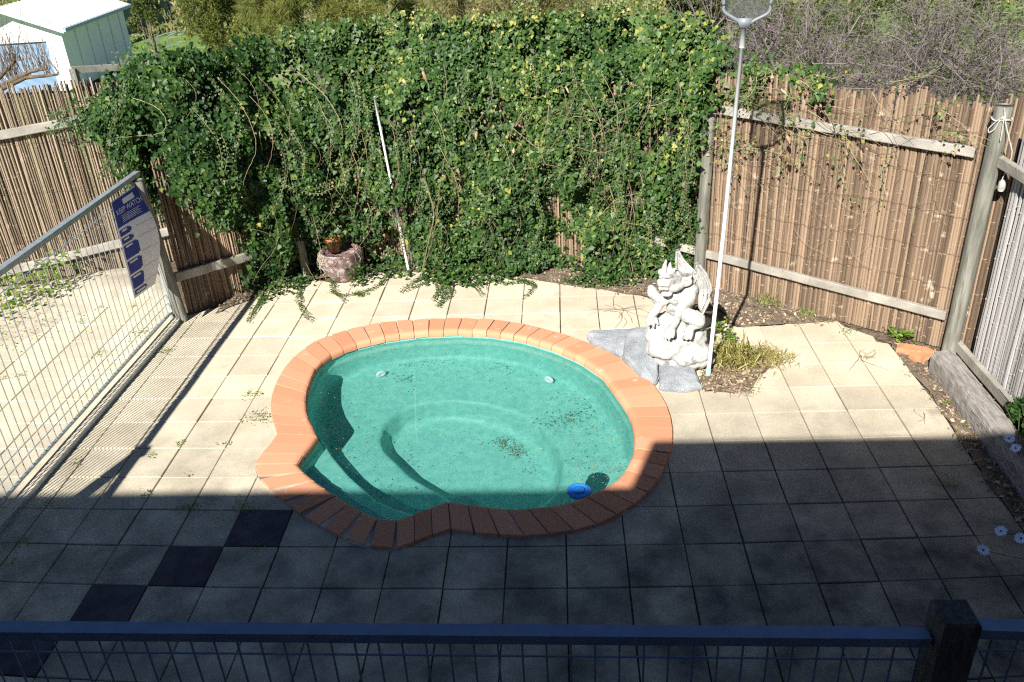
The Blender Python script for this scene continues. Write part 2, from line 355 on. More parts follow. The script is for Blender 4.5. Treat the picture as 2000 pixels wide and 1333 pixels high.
# sandy ground at the foot of the left bamboo fence
b = MB(); P = [G(x, y)[:2] for x, y in [(-500, 640), (0, 560), (120, 545), (250, 520), (300, 520), (335, 560), (322, 590), (262, 578), (200, 606), (120, 632), (50, 668), (-80, 722), (-500, 860)]]
vs = [Vector(p) for p in P]; 
for x in np.arange(-7, -.5, .15):
    for y in np.arange(2, 6, .15):
        if inpoly(np.array([x, y]), P): vs.append(Vector((x, y)))
V2, E2, F2, *_ = delaunay_2d_cdt(vs, [(k, (k+1) % len(P)) for k in range(len(P))], [], 1, 1e-6)
mc = G(215, 565)[:2]
_E = curve_closed(P, 500)
b.add([(v[0], v[1], -.02 if np.min(np.linalg.norm(_E-np.array([v[0], v[1]]), axis=1)) < .03 else .010+.012*abs(fbm(v[0], v[1], 0, 2))+.10*math.exp(-((v[0]-mc[0])**2+(v[1]-mc[1])**2)/.12)) for v in V2], [tuple(f) for f in F2])
struct(b.build('sand_bank', mSand, smooth=True))
# mulch beds
def bed(name, px, z, m, world=None):
    P = [G(x, y)[:2] for x, y in px]; P = curve_closed(P, 60); P = np.array([p+.03*np.array([fbm(p[0]*3, p[1]*3), fbm(p[1]*3, p[0]*3+9)]) for p in P])
    vs = [Vector(p) for p in P]; lo = P.min(0); hi = P.max(0)
    for x in np.arange(lo[0], hi[0], .09):
        for y in np.arange(lo[1], hi[1], .09):
            if inpoly(np.array([x, y]), P): vs.append(Vector((x+random.uniform(-.02, .02), y+random.uniform(-.02, .02))))
    V2, E2, F2, *_ = delaunay_2d_cdt(vs, [(k, (k+1) % 60) for k in range(60)], [], 1, 1e-6)
    b = MB(); b.add([(v[0], v[1], z-.004+.018*max(0, min(1, .4+fbm(v[0], v[1], 0, 4)))) for v in V2], [tuple(f) for f in F2])
    struct(b.build(name, m, smooth=True)); return P
B1 = bed('garden_bed', [(420, 615), (560, 556), (720, 530), (860, 533), (1000, 540), (1100, 556), (1180, 568), (1250, 580), (1300, 590), (1400, 600), (1395, 540), (1200, 500), (800, 500), (500, 530)], .006, mSoil)
B2 = bed('garden_bed', [(1395, 590), (1430, 630), (1450, 640), (1510, 636), (1560, 634), (1640, 628), (1640, 610), (1500, 560), (1420, 540)], .006, mSoil)
B3 = bed('garden_bed', [(1385, 700), (1420, 682), (1480, 690), (1505, 712), (1480, 740), (1460, 768), (1430, 770), (1370, 762), (1368, 740)], .006, mSoil)
B4 = bed('garden_bed', [(1740, 668), (1750, 690), (1830, 790), (1900, 900), (2010, 1055), (2080, 1100), (2080, 900), (1900, 740), (1860, 700), (1800, 680)], .004, mSoil)
def chips(beds, n, name):
    P = []
    for B, k in beds:
        lo, hi = B.min(0), B.max(0); c = 0
        while c < k:
            q = rng.uniform(lo, hi, (k, 2)); q = q[inpoly(q, B)][:k-c]; P += list(q); c += len(q)
    P = np.array(P)+rng.normal(0, .035, (len(P), 2)); N = len(P); P3 = np.c_[P, rng.uniform(.006, .03, N)]
    nv = rng.normal(0, .5, (N, 3)); nv[:, 2] += 1
    x, y, nn = frames(nv, rng.uniform(0, 6.28, N)); L = rng.uniform(.006, .028, N)[:, None]; w = L*rng.uniform(.2, .7, (N, 1))
    V = np.stack([P3-x*L, P3-y*w, P3+x*L, P3+y*w], 1)
    o = leafmesh(name, V, 2, rng.random(N), mat('chips', (.12, .075, .045), (.46, .36, .25), attr='t', rough=.9), None, [(0, 1, 2, 3)]); tag(o, kind='stuff'); return o
o = chips([(B1, 5200), (B2, 1500), (B3, 1600), (B4, 2600)], 0, 'leaf_litter'); o['label'] = 'brown bark chips and leaf litter along the garden beds'

# ================================================================== POOL
pool = thing('plunge_pool', 'small round turquoise plunge pool with step bay and terracotta brick coping', 'pool', (PC[0], PC[1], 0))
NA = 288
def polar(poly, n=NA, c=PC):
    """radius of a star shaped outline for n angles"""
    P = np.asarray(poly)[:, :2]-c; out = []
    for k in range(n):
        a = 2*math.pi*k/n; d = np.array([math.cos(a), math.sin(a)]); best = 0
        for i in range(len(P)):
            p, q = P[i-1], P[i]; e = q-p; den = d[0]*e[1]-d[1]*e[0]
            if abs(den) < 1e-12: continue
            t = (p[0]*e[1]-p[1]*e[0])/den; u = (p[0]*d[1]-p[1]*d[0])/den
            if t > 0 and -1e-6 <= u <= 1+1e-6: best = max(best, t)
        out.append(best)
    return np.array(out)
def smooth(r, k):
    for _ in range(k): r = (np.roll(r, 1)+2*r+np.roll(r, -1))/4
    return r
rin = smooth(polar(Ii), 2); ang = np.arange(NA)*2*math.pi/NA; dirs = np.stack([np.cos(ang), np.sin(ang)], 1)
SEAT, STEP, FLOOR, WZ = -.46, -.20, -.74, -.06
well_px = [(878, 976), (800, 930), (765, 895), (749, 880), (742, 858), (748, 832), (775, 805), (820, 790), (880, 783), (950, 790), (1010, 808), (1060, 838), (1090, 870), (1101, 900), (1097, 935), (1085, 965), (1040, 1000), (960, 1010), (900, 1000)]
Wl = np.array([GW(x, y, SEAT)[:2] for x, y in well_px]); WCn = Wl.mean(0)
shell = MB()
rings = []
def ring(r, z, c=PC): rings.append(np.c_[c+dirs*r[:, None], np.full(NA, z)])
# near wall undercut unseen below the coping, shaped to let sunlight reach the floor
_a = (np.degrees(ang)+180) % 360-180; UC = .42*np.clip((_a+98)/10, 0, 1)*np.clip((-12-_a)/14, 0, 1)
ring(rin+.015, CZ-.03); ring(rin+.015+UC*.02, -.056); ring(rin+.012+UC, -.066); ring(rin+.012+UC, -.13); ring(rin-.012+UC, -.15); ring(rin-.02+UC, -.17); ring(rin-.055+UC, SEAT+.05); ring(rin-.09+UC, SEAT+.01); ring(rin-.14+UC, SEAT)
rw = smooth(polar(Wl, NA, WCn), 4)
ring(rw+.05, SEAT, WCn); ring(rw+.02, SEAT-.004, WCn); ring(rw, SEAT-.02, WCn); ring(rw-.02, SEAT-.06, WCn); ring(rw-.06, FLOOR+.05, WCn); ring(rw-.1, FLOOR+.01, WCn); ring(rw-.16, FLOOR, WCn); ring(rw*.4, FLOOR-.003, WCn)
V = np.concatenate(rings); K = len(rings)
F = [(k*NA+i, k*NA+(i+1) % NA, (k+1)*NA+(i+1) % NA, (k+1)*NA+i) for k in range(K-1) for i in range(NA)]
V = np.vstack([V, [[*WCn, FLOOR-.003]]]); F += [((K-1)*NA+i, (K-1)*NA+(i+1) % NA, K*NA) for i in range(NA)]
shell.add(V, F)
mShell = mat('pool_shell', (.17, .46, .42), (.235, .55, .50), 14, .5, .1, c3=(.085, .265, .245), s3=110, f3=.44, spec=.3)
osh = shell.build('shell', mShell, pool, True); osh.cycles.is_caustics_receiver = True
# step in the bay
edge_px = [(617, 846), (626, 862), (645, 893), (678, 932), (733, 981), (770, 997), (806, 1008), (850, 1012)]
E = [GW(x, y, STEP)[:2] for x, y in edge_px]
bay = [PC+dirs[k]*(rin[k]-.005) for k in range(NA)]
k0 = int(np.argmin([np.linalg.norm(b_-E[0]) for b_ in bay])); k1 = int(np.argmin([np.linalg.norm(b_-E[-1]) for b_ in bay]))
arc = [bay[k % NA] for k in range(k0, k1+1 if k1 > k0 else k1+NA+1)]
Es = np.array(E); dE = np.linspace(0, len(E)-1, 40); Es = np.stack([np.interp(dE, range(len(E)), Es[:, k]) for k in (0, 1)], 1)
st = MB(); poly = list(arc)+list(Es[::-1][1:-1])
n_ = len(poly); top = [(p[0], p[1], STEP) for p in poly]; inw = []
st.add(top, [tuple(range(n_))])
prof = [(0, 0), (.012, -.006), (.018, -.02), (.02, -.05), (.03, SEAT-STEP)]
cen = PC
Q = []
for off, dz in prof:
    for e_ in Es: d_ = nrm(cen-e_); Q.append((e_[0]+d_[0]*off, e_[1]+d_[1]*off, STEP+dz))
m_ = len(Es); st.add(Q, [(a*m_+i, a*m_+i+1, (a+1)*m_+i+1, (a+1)*m_+i) for a in range(len(prof)-1) for i in range(m_-1)])
ost = st.build('entry_step', mShell, pool, False); ost.cycles.is_caustics_receiver = True
# jets
for px in ((742, 729), (1075, 740)):
    # on the inside wall: march along the ray until radius reached
    best = None
    for z in np.arange(-.1, SEAT, -.005):
        p = GW(*px, z); a = math.atan2(p[1]-PC[1], p[0]-PC[0]) % (2*math.pi); r = np.interp(a, ang, rin)-.03-(.06*(-.15-z)/.31 if z < -.15 else 0)
        if np.linalg.norm(p[:2]-PC) >= r-.005: best = (p, a); break
    if best is None: best = (GW(*px, -.4), a)
    p, a = best; p = p-np.array([math.cos(a), math.sin(a), 0])*.02; nrmv = -np.array([math.cos(a), math.sin(a), -.15])
    j = MB(); ax = nrm(nrmv); u = nrm(np.cross(ax, [0, 0, 1])); w = np.cross(u, ax)
    pr = [(.055, 0), (.056, .008), (.048, .018), (.03, .022), (.022, .016), (.012, .014), (.0, .013)]
    Vv = [p+ax*h+u*r*math.cos(t)+w*r*math.sin(t) for r, h in pr for t in np.arange(24)*math.pi/12]
    j.add(Vv, [(k*24+i, k*24+(i+1) % 24, (k+1)*24+(i+1) % 24, (k+1)*24+i) for k in range(6) for i in range(24)])
    oj = j.build('water_jet', mPvc, pool, True); oj.cycles.is_caustics_receiver = True
# water: a thin clear sheet that reflects by its angle
mW = bpy.data.materials.new('pool_water'); mW.use_nodes = True; n = mW.node_tree.nodes; L = mW.node_tree.links
for x in list(n):
    if x.type == 'BSDF_PRINCIPLED': n.remove(x)
gs = n.new('ShaderNodeBsdfGlass'); gs.inputs['IOR'].default_value = 1.33; gs.inputs['Roughness'].default_value = 0.; gs.inputs[0].default_value = (.88, .99, .97, 1)
L.new(gs.outputs[0], n['Material Output'].inputs[0])
w = MB(); w.add([(*(PC+dirs[k]*(rin[k]+.012+UC[k]*.97)), WZ) for k in range(NA)], [tuple(range(NA))]); ow = w.build('water', mW, pool, True); ow.cycles.is_caustics_caster = True  # sheet widened unseen below the near coping to carry sunlight to the floor
# coping bricks
rout = smooth(polar(Oo), 1)
cop = MB(); mort = MB()
def at(rr, a): return float(np.interp(a % (2*math.pi), np.r_[ang, 2*math.pi], np.r_[rr, rr[0]]))
Pin = np.array([PC+dirs[k]*rin[k] for k in range(NA)]); Pout = np.array([PC+dirs[k]*rout[k] for k in range(NA)])
# corner correspondences between inside and outside outline
cin = [G(878, 974, CZ)[:2], G(775, 1014, CZ)[:2], G(578, 905, CZ)[:2], G(623, 850, CZ)[:2]]
cout = [G(880, 1031, CZ)[:2], G(775, 1072, CZ)[:2], G(494, 906, CZ)[:2], G(543, 848, CZ)[:2]]
def idx(P, c): return int(np.argmin(np.linalg.norm(P-c, axis=1)))
a_in = [idx(Pin, c) for c in cin]; a_out = [idx(Pout, c) for c in cout]
order = [0, 1, 2, 3]
def seg(P, a, b):   # going clockwise (decreasing angle)
    ks = list(range(a, b-1 if b <= a else b-NA-1, -1)); return np.array([P[k % NA] for k in ks])
def resample(P, s):
    d = np.r_[0, np.cumsum(np.linalg.norm(np.diff(P, axis=0), axis=1))]; return np.stack([np.interp(np.asarray(s)*d[-1], d, P[:, k]) for k in (0, 1)], 1), d[-1]
for q in range(4):
    A = seg(Pin, a_in[q], a_in[(q+1) % 4]); B = seg(Pout, a_out[q], a_out[(q+1) % 4])
    _, Li = resample(A, [0, 1]); nb = max(2, round(Li/.152))
    for k in range(nb):
        s0, s1 = k/nb, (k+1)/nb
        (ia, ib), _ = resample(A, [s0, s1]); (oa, ob), _ = resample(B, [s0, s1])
        wi = np.linalg.norm(ib-ia); wo = np.linalg.norm(ob-oa); cx = (oa+ob)/2; e = (ob-oa)/(wo+1e-9); wo2 = min(wo, wi*1.02+.012)
        oa2, ob2 = cx-e*wo2/2, cx+e*wo2/2; g_ = .0035
        ei = (ib-ia)/wi; ia = ia+ei*g_; ib = ib-ei*g_; oa2 = oa2+e*g_; ob2 = ob2-e*g_
        z = CZ+rng.normal(0, .0015); tl = rng.normal(0, .002)
        rows = []
        for (p_, q_) in ((oa2, ia), (ob2, ib)):
            d_ = nrm(q_-p_); LL = np.linalg.norm(q_-p_)
            pts = [(0, -.05), (0, -.004), (.004, 0), (LL-.05, 0), (LL-.03, -.003), (LL-.014, -.010), (LL-.004, -.024), (LL, -.04), (LL, -.068)]
            rows.append([(p_[0]+d_[0]*s_, p_[1]+d_[1]*s_, z+dz+(tl if p_ is oa2 else -tl)) for s_, dz in pts])
        n1 = len(rows[0]); V = rows[0]+rows[1]
        F = [(i, i+1, n1+i+1, n1+i) for i in range(n1-1)]+[tuple(range(n1))[::-1], tuple(range(n1, 2*n1))]
        cop.add(V, F)
Vm = [(*(PC+dirs[k]*(rout[k]-.004)), -.004) for k in range(NA)]+[(*(PC+dirs[k]*(rout[k]-.006)), CZ-.014) for k in range(NA)]+[(*(PC+dirs[k]*(rin[k]+.03)), CZ-.012) for k in range(NA)]+[(*(PC+dirs[k]*(rin[k]+.03)), CZ-.09) for k in range(NA)]
mort.add(Vm, [(a*NA+i, a*NA+(i+1) % NA, (a+1)*NA+(i+1) % NA, (a+1)*NA+i) for a in range(3) for i in range(NA)])
cop.build('coping', mCop, pool); mort.build('mortar_bed', mMort, pool)
# floating blue dispenser
p = G(1131, 962, WZ); d = thing('floating_dispenser', 'round blue plastic lid floating at the near right edge of the pool', 'pool float', (p[0], p[1], WZ-.01))
mBlue = mat('blue_plastic', (.02, .22, .75), (.03, .28, .85), 6, .35, spec=.5)
b = MB(); b.lathe((p[0], p[1], WZ-.01), [(0, .0), (.08, 0), (.092, .012), (.092, .028), (.085, .034), (.055, .034), (.05, .028), (.0, .028)], 36); b.build('disc', mBlue, d, True)
b = MB(); b.lathe((p[0], p[1], WZ+.018), [(.042, 0), (.042, .012), (.036, .016), (0, .016)], 28); b.build('cap', mBlue, d, True)
# leaves & scum in the pool
def debris(n, z, name, cl, sz, cols, lab):
    P = []
    for (x, y, rx, ry, k) in cl:
        q = np.c_[rng.normal(x, rx, k), rng.normal(y, ry, k)]; P += [G(a, c, z) if z > -.1 else GW(a, c, z) for a, c in q]
    P = np.array(P); a = np.arctan2(P[:, 1]-PC[1], P[:, 0]-PC[0]) % (2*math.pi); r = np.interp(a, np.r_[ang, 2*math.pi], np.r_[rin, rin[0]])
    P = P[np.linalg.norm(P[:, :2]-PC, axis=1) < r-.02-(.1 if z < -.2 else 0)]; N = len(P)
    P[:, 2] += rng.uniform(0, .004, N); nv = rng.normal(0, .1, (N, 3)); nv[:, 2] += 1
    x, y, _ = frames(nv, rng.uniform(0, 6.28, N)); L_ = rng.uniform(*sz, N)[:, None]; w_ = L_*rng.uniform(.15, .6, (N, 1))
    V = np.stack([P-x*L_, P-x*L_*.3-y*w_, P+x*L_*.4-y*w_*.8, P+x*L_, P+x*L_*.3+y*w_, P-x*L_*.4+y*w_*.8], 1)
    o = leafmesh(name, V, 4, rng.random(N), cols, None, [(0, 1, 2, 3, 4, 5)]); tag(o, lab, kind='stuff'); o.cycles.is_caustics_receiver = z < -.1
debris(0, WZ+.002, 'floating_leaves', [(1000, 690, 140, 14, 160), (1100, 700, 60, 14, 120), (1150, 830, 60, 50, 220), (1170, 920, 40, 20, 120), (1120, 970, 60, 10, 70), (760, 690, 60, 12, 60), (1215, 850, 10, 30, 50), (830, 850, 130, 90, 60), (1110, 780, 50, 30, 50), (650, 850, 25, 60, 25)], (.003, .009), mat('pool_leaves', (.10, .13, .06), (.5, .38, .16), attr='t', rough=.6), 'tiny leaves and seeds floating on the pool water')
dk = mat('pool_silt', (.03, .11, .09), (.07, .16, .12), attr='t', rough=.8)
debris(0, SEAT+.003, 'sunken_leaves', [(990, 705, 10, 8, 60), (1080, 830, 18, 5, 60), (1130, 790, 30, 30, 90), (780, 705, 30, 8, 20), (1160, 850, 30, 40, 110), (1110, 815, 25, 6, 140), (985, 700, 14, 7, 120), (1150, 790, 16, 14, 100), (790, 740, 12, 5, 60), (825, 705, 40, 6, 90), (660, 860, 18, 50, 60), (720, 850, 30, 60, 50), (1040, 720, 60, 20, 60), (900, 740, 120, 15, 40), (780, 960, 50, 15, 40)], (.004, .014), dk, 'dark leaves lying under water on the pool seat')
debris(0, FLOOR+.006, 'sunken_silt', [(985, 865, 12, 6, 160), (1010, 882, 12, 8, 170), (1040, 915, 12, 7, 30), (860, 900, 80, 50, 60), (800, 885, 6, 20, 20)], (.003, .012), mat('pool_silt_brown', (.06, .08, .035), (.16, .13, .06), attr='t', rough=.8), 'brown silt swept along the pool floor')

# ================================================================== FENCES
def stick_panel(a, b, h, m, parent, r=(.011, .019), z0=0., front=None, lean=.012, hvar=.05, name='bamboo_panel', side=-1):
    """a row of upright canes from a to b"""
    a = np.array(a, float); b = np.array(b, float); L = np.linalg.norm(b-a); d = (b-a)/L; nn = np.array([-d[1], d[0]])
    s = 0; mb = MB(); hh = 0
    while s < L:
        rr = random.uniform(*r); s += rr; p = a+d*s; s += rr*random.choice([.9, 1., 1.0, 1.1, 1.5])
        if random.random() < .15: hh = random.uniform(-hvar*1.3, hvar)
        H = (h(s/L) if callable(h) else h)+hh+random.choice([-.09, -.03, 0, 0, .01])+random.uniform(-.02, .02)
        q = p+nn*random.uniform(-.006, .006); le = random.gauss(0, lean)
        zz = np.linspace(z0, H, 7); pts = [(q[0]+d[0]*le*(z/H)+random.gauss(0, .002), q[1]+d[1]*le*(z/H)+random.gauss(0, .002), z) for z in zz]
        mb.tube(pts, rr*np.array([1, 1, 1.03, 1, .98, 1, .95]), 5, random.random())
        # nodes of the cane
        for z in np.arange(z0+random.uniform(.05, .35), H-.05, random.uniform(.22, .4)):
            mb.tube([(q[0]+d[0]*le*(z/H), q[1]+d[1]*le*(z/H), z-.004), (q[0]+d[0]*le*(z/H), q[1]+d[1]*le*(z/H), z+.004)], rr*1.14, 5, 1.6)
    s = 0
    while s < L:      # a second, ragged row closes most of the gaps
        rr = random.uniform(*r); s += rr*random.choice([1.8, 1.9, 2.0, 2.3]); p = a+d*s-nn*side*.028; H = (h(s/L) if callable(h) else h)-random.uniform(.0, .12)
        mb.tube([(p[0], p[1], z0), (p[0]+d[0]*random.gauss(0, .01), p[1]+d[1]*random.gauss(0, .01), H)], rr, 5, random.random()*.5)
    mb.build(name, m, parent)
def rail(p, q, w, h, m, parent, name='rail'):
    b = MB(); p = np.array(p, float); q = np.array(q, float); K = 14; up = np.array([0, 0, 1.]); d = nrm(q-p); s = np.cross(d, up); s = nrm(s); u = np.cross(s, d)
    V = []; F = []
    for k in range(K+1):
        c = p+(q-p)*k/K+s*random.gauss(0, .0015)+u*random.gauss(0, .0015)
        for x, y in ((-1, -.85), (-.85, -1), (.85, -1), (1, -.85), (1, .85), (.85, 1), (-.85, 1), (-1, .85)):
            V.append(c+s*x*w/2+u*y*h/2)
    F = [(k*8+i, k*8+(i+1) % 8, (k+1)*8+(i+1) % 8, (k+1)*8+i) for k in range(K) for i in range(8)]+[tuple(range(8))[::-1], tuple(range(K*8, K*8+8))]
    b.add(V, F); return b.build(name, m, parent)
def roundpost(name, base, top, r, m, parent, n=18):
    base = np.array(base, float); top = np.array(top, float); b = MB(); K = 10
    pts = [base+(top-base)*k/K+np.array([random.gauss(0, .0015), random.gauss(0, .0015), 0]) for k in range(K)]+[top-(top-base)*.006, top]
    b.tube(pts, np.r_[np.full(K, r), r, r*.9], n); return b.build(name, m, parent, True)
def wires(a, b, zs, parent, off):
    a = np.array(a, float); b = np.array(b, float); d = nrm(b-a); nn = np.array([-d[1], d[0]]); w = MB(); L = np.linalg.norm(b-a)
    for z in zs:
        K = int(L/.035); w.tube([(*(a+(b-a)*k/K+nn*(off+.005*math.sin(k*2.1))), z+.007*math.sin(k*1.7)+.02*math.sin(k*.13+z)) for k in range(K+1)], .0016, 3)
    w.build('tie_wire', mat('rusty_wire', (.09, .06, .045), rough=.7), parent)
# right back fence
Pm = np.array([5.129, 4.183]); Pr = np.array([7.198, 2.555]); dR = nrm(Pr-Pm); nR = np.array([dR[1], -dR[0]])
if nR@(CC[:2]-Pm) < 0: nR = -nR
def onR(px, off=0.): return PL(px, (nR[0], nR[1], 0), (*(Pm+nR*off), 0))
fr_ = thing('bamboo_fence', 'brown bamboo stick fence behind the gargoyle statue and the net pole', 'fence', (*((Pm+Pr)/2-nR*.05), 0), 'bamboo stick fences round the yard')
stick_panel(Pm-nR*.07-dR*.1, Pr-nR*.07+dR*.5, lambda s: 2.33-.02*s, mBrn, fr_, (.008, .018))
wires(Pm-nR*.04, Pr-nR*.04, [.32, .62, .95, 1.3, 1.62, 2.05], fr_, 0)
for pa, pb in (((1410, 215), (1905, 298)), ((1280, 470), (1848, 617))):
    A = onR(pa, -.02); B = onR(pb, -.02); rail((A[0], A[1], A[2]), (B[0], B[1], B[2]), .045, .085, mGrey, fr_)
tp = onR((1962, 205), .03); roundpost('post', (*(Pr+nR*.03), -.05), tp, .068, mPost, fr_)
tp = onR((1388, 212), .02); roundpost('post', (*(Pm+nR*.02), -.05), (tp[0], tp[1], tp[2]), .06, mPost, fr_)
# rope tied on the post
rp = thing('tied_rope', 'white rope knotted round the top of the leaning fence post', 'rope', (*(Pr+nR*.03), 1.9))
b = MB(); c = np.array(onR((1957, 232), .03)); mRope = mat('white_rope', (.55, .55, .5), (.4, .4, .36), 30, .8)
b.tube([(c[0]+.076*math.cos(t), c[1]+.076*math.sin(t), c[2]+.006*math.sin(3*t)) for t in np.linspace(0, 6.28, 24)], .006, 6)
def strand(pxs, off, r=.004): 
    P_ = np.array([onR(q, off) for q in pxs]); 
    s = np.linspace(0, len(P_)-1, 6*len(P_)); P_ = np.stack([np.interp(s, range(len(P_)), P_[:, k]) for k in range(3)], 1)
    for _ in range(2): P_[1:-1] = (P_[:-2]+2*P_[1:-1]+P_[2:])/4
    b.tube(P_, r, 5)
strand([(1960, 228), (1945, 238), (1930, 252), (1931, 260), (1942, 254), (1950, 240), (1962, 228)], .12)
strand([(1962, 228), (1963, 235), (1962, 212)], .11); strand([(1962, 230), (1966, 250), (1972, 275), (1977, 295), (1975, 310), (1968, 325)], .12); strand([(1961, 230), (1958, 250), (1954, 275)], .12)
strand([(1968, 325), (1960, 345), (1955, 355)], .12); b.build('rope', mRope, rp)
b = MB(); q = onR((1957, 362), .10); b.tube([q+[0, 0, .05], q+[0, 0, .03], q+[0, 0, -.03], q+[0, 0, -.05]], [.012, .028, .03, .02], 10); b.build('hook', mat('pale_float', (.30, .31, .27), (.42, .42, .38), 20, .7), rp, True)
# right side fence (pale canes) running towards the camera
XS = 7.26
def onX(px, x=XS): return PL(px, (1, 0, 0), (x, 0, 0))
fs = thing('bamboo_fence', 'pale grey bamboo side fence behind the old sleeper at the right', 'fence', (XS, .8, 0), 'bamboo stick fences round the yard')
stick_panel((XS+.03, 2.32), (XS+.03, -2.6), 2.2, mPale, fs, (.012, .022))
A = onX((1955, 312)); B = onX((2050, 372)); rail((XS-.03, A[1]+.05, A[2]), (XS-.03, -2.5, A[2]+.02), .05, .09, mGrey, fs)
A = onX((1875, 672)); A2 = onX((2000, 790)); rail((XS-.03, A[1], A[2]), (XS-.03, -2.5, A[2]), .05, .10, mGrey, fs)
roundpost('post', (XS+.02, -.9, -.05), (XS+.02, -.9, 2.1), .06, mPost, fs)
# left bamboo fence
L0, L1 = np.array([-3.321, 4.763]), np.array([-1.905, 5.238]); dL = nrm(L1-L0)
La, Lb = L0-dL*3.2, L1+dL*1.6; nL = np.array([dL[1], -dL[0]])
def onL(px, off=0.): return PL(px, (nL[0], nL[1], 0), (*(L0+nL*off), 0))
fl = thing('bamboo_fence', 'tan bamboo fence at the left in front of the white garage', 'fence', (*((La+Lb)/2), 0), 'bamboo stick fences round the yard')
zt0, zt1 = onL((5, 178))[2], onL((165, 155))[2]
stick_panel(La, Lb, (zt0+zt1)/2, mTan, fl, (.008, .016)); wires(La, Lb, [.5, 1.1, 1.7], fl, -.03)
for pa, pb, e in (((0, 264), (210, 225), 1.1), ((0, 534), (240, 474), 1.2)):
    A = onL(pa, .045); B = onL(pb, .045); d_ = B-A; rail(A-d_*1.5, B+d_*e, .05, .10, mGrey, fl)
# diagonal bamboo fence inside the pool yard
D0, D1 = np.array([-.56, 3.74]), np.array([.47, 5.0]); dD = nrm(D1-D0); nD = np.array([dD[1], -dD[0]])
def onD(px, off=0.): return PL(px, (nD[0], nD[1], 0), (*(D0+nD*off), 0))
fd = thing('bamboo_fence', 'shaded bamboo fence under the ivy beside the wire pool fence post', 'fence', (*((D0+D1)/2), 0), 'bamboo stick fences round the yard')
stick_panel(D0-nD*.03+dD*.05, D1-nD*.03, 1.75, mBrn, fd, (.008, .015))
A = onD((342, 542), .02); B = onD((500, 497), .02); rail(A, B+(B-A)*.25, .045, .10, mGrey, fd)
q = G(600, 545); roundpost('post', (q[0], q[1], -.05), (q[0]-.02, q[1]+.02, 1.0), .05, mPost, fd)
# back fence hidden in the ivy
bf = thing('bamboo_fence', 'brown bamboo fence almost buried under the ivy', 'fence', (2.8, 5.1, 0), 'bamboo stick fences round the yard')
stick_panel((.47, 5.25), (5.1, 4.62), 2.1, mBrn, bf, (.012, .022)); stick_panel((5.1, 4.62), (5.15, 4.15), 2.1, mBrn, bf, (.012, .022), name='end_panel')

# ------------------------------------------------------------------ welded wire pool fence on the left
XF = -.67
def onF(px, x=XF): return PL(px, (1, 0, 0), (x, 0, 0))
wf = thing('wire_fence', 'galvanised vertical wire pool fence panel with a blue sign tied on', 'fence', (XF, 1.8, 0))
tA, tB = onF((0, 530)), onF((252, 350)); sl = (tB[2]-tA[2])/(tB[1]-tA[1])
def ztop(y): return tA[2]+sl*(y-tA[1])
Y0, Y1 = 3.66, -2.9
b = MB(); b.beam((XF, Y1, ztop(Y1)), (XF, Y0+.05, ztop(Y0)), .06, .045); b.build('top_rail', mGalv, wf)
b = MB(); b.beam((XF, Y1, .10), (XF, Y0, .10), .02, .02)
for k in range(int((Y0-Y1)/.06)):
    y = Y1+.06*k; b.tube([(XF-.012, y, .105), (XF, y+.03, .122), (XF+.012, y+.06, .105)], .003, 4)
b.build('bottom_rail', mGalv, wf)
b = MB(); y = Y0
while y > Y1: b.tube([(XF+.004, y, .1), (XF+.004, y, ztop(y))], .0042, 6); y -= .094
for f in (.075, .14, .90):
    b.tube([(XF-.006, Y1, .1+(ztop(Y1)-.1)*f), (XF-.006, Y0, .1+(ztop(Y0)-.1)*f)], .0042, 6)
b.build('wire_mesh', mGalv, wf)
b = MB(); b.beam((XF, Y0+.0, .02), (XF, Y0+.0, ztop(Y0)), .02, .03, up=(1, 0, 0)); b.beam((XF+.03, Y0+.05, .0), (XF+.02, Y0+.05, ztop(Y0)-.05), .035, .035, up=(1, 0, 0)); b.build('end_frame', mGalv, wf)
pt = thing('fence_post', 'grey green round timber post where the wire fence meets the bamboo', 'post', (-.56, 3.64, 0))
roundpost('shaft', (-.565, 3.66, -.04), (*onF((272, 372), -.62)[:2], 1.62), .062, mPost, pt)
# kerb under the fence
b = MB(); K = 30
for k in range(K):
    y0 = -3+6.68*k/K; b.box((-.61, y0+6.68/K/2, 0.005), (.085, 6.68/K-.001, .075))
struct(b.build('kerb', mSand))
b = MB(); b.beam((-.562, -3, .018), (-.562, 3.64, .018), .006, .06); b.build('kerb_channel', mGalv, wf)
# near end post of the wire fence (its shadow falls on the paving)
tipsh = G(272, 884)[:2]; hp = 1.95; s_ = hp/math.tan(EL); bp = tipsh-np.array([math.sin(AZ), math.cos(AZ)])*s_
pt = thing('fence_post', 'stout square timber gate post at the near end of the wire fence', 'post', (bp[0], bp[1], 0))
b = MB(); b.box((bp[0], bp[1], hp/2), (.10, .10, hp)); b.build('shaft', mPost, pt); b = MB(); b.box((bp[0], bp[1], hp+.012), (.13, .13, .025)); b.build('cap', mPost, pt)
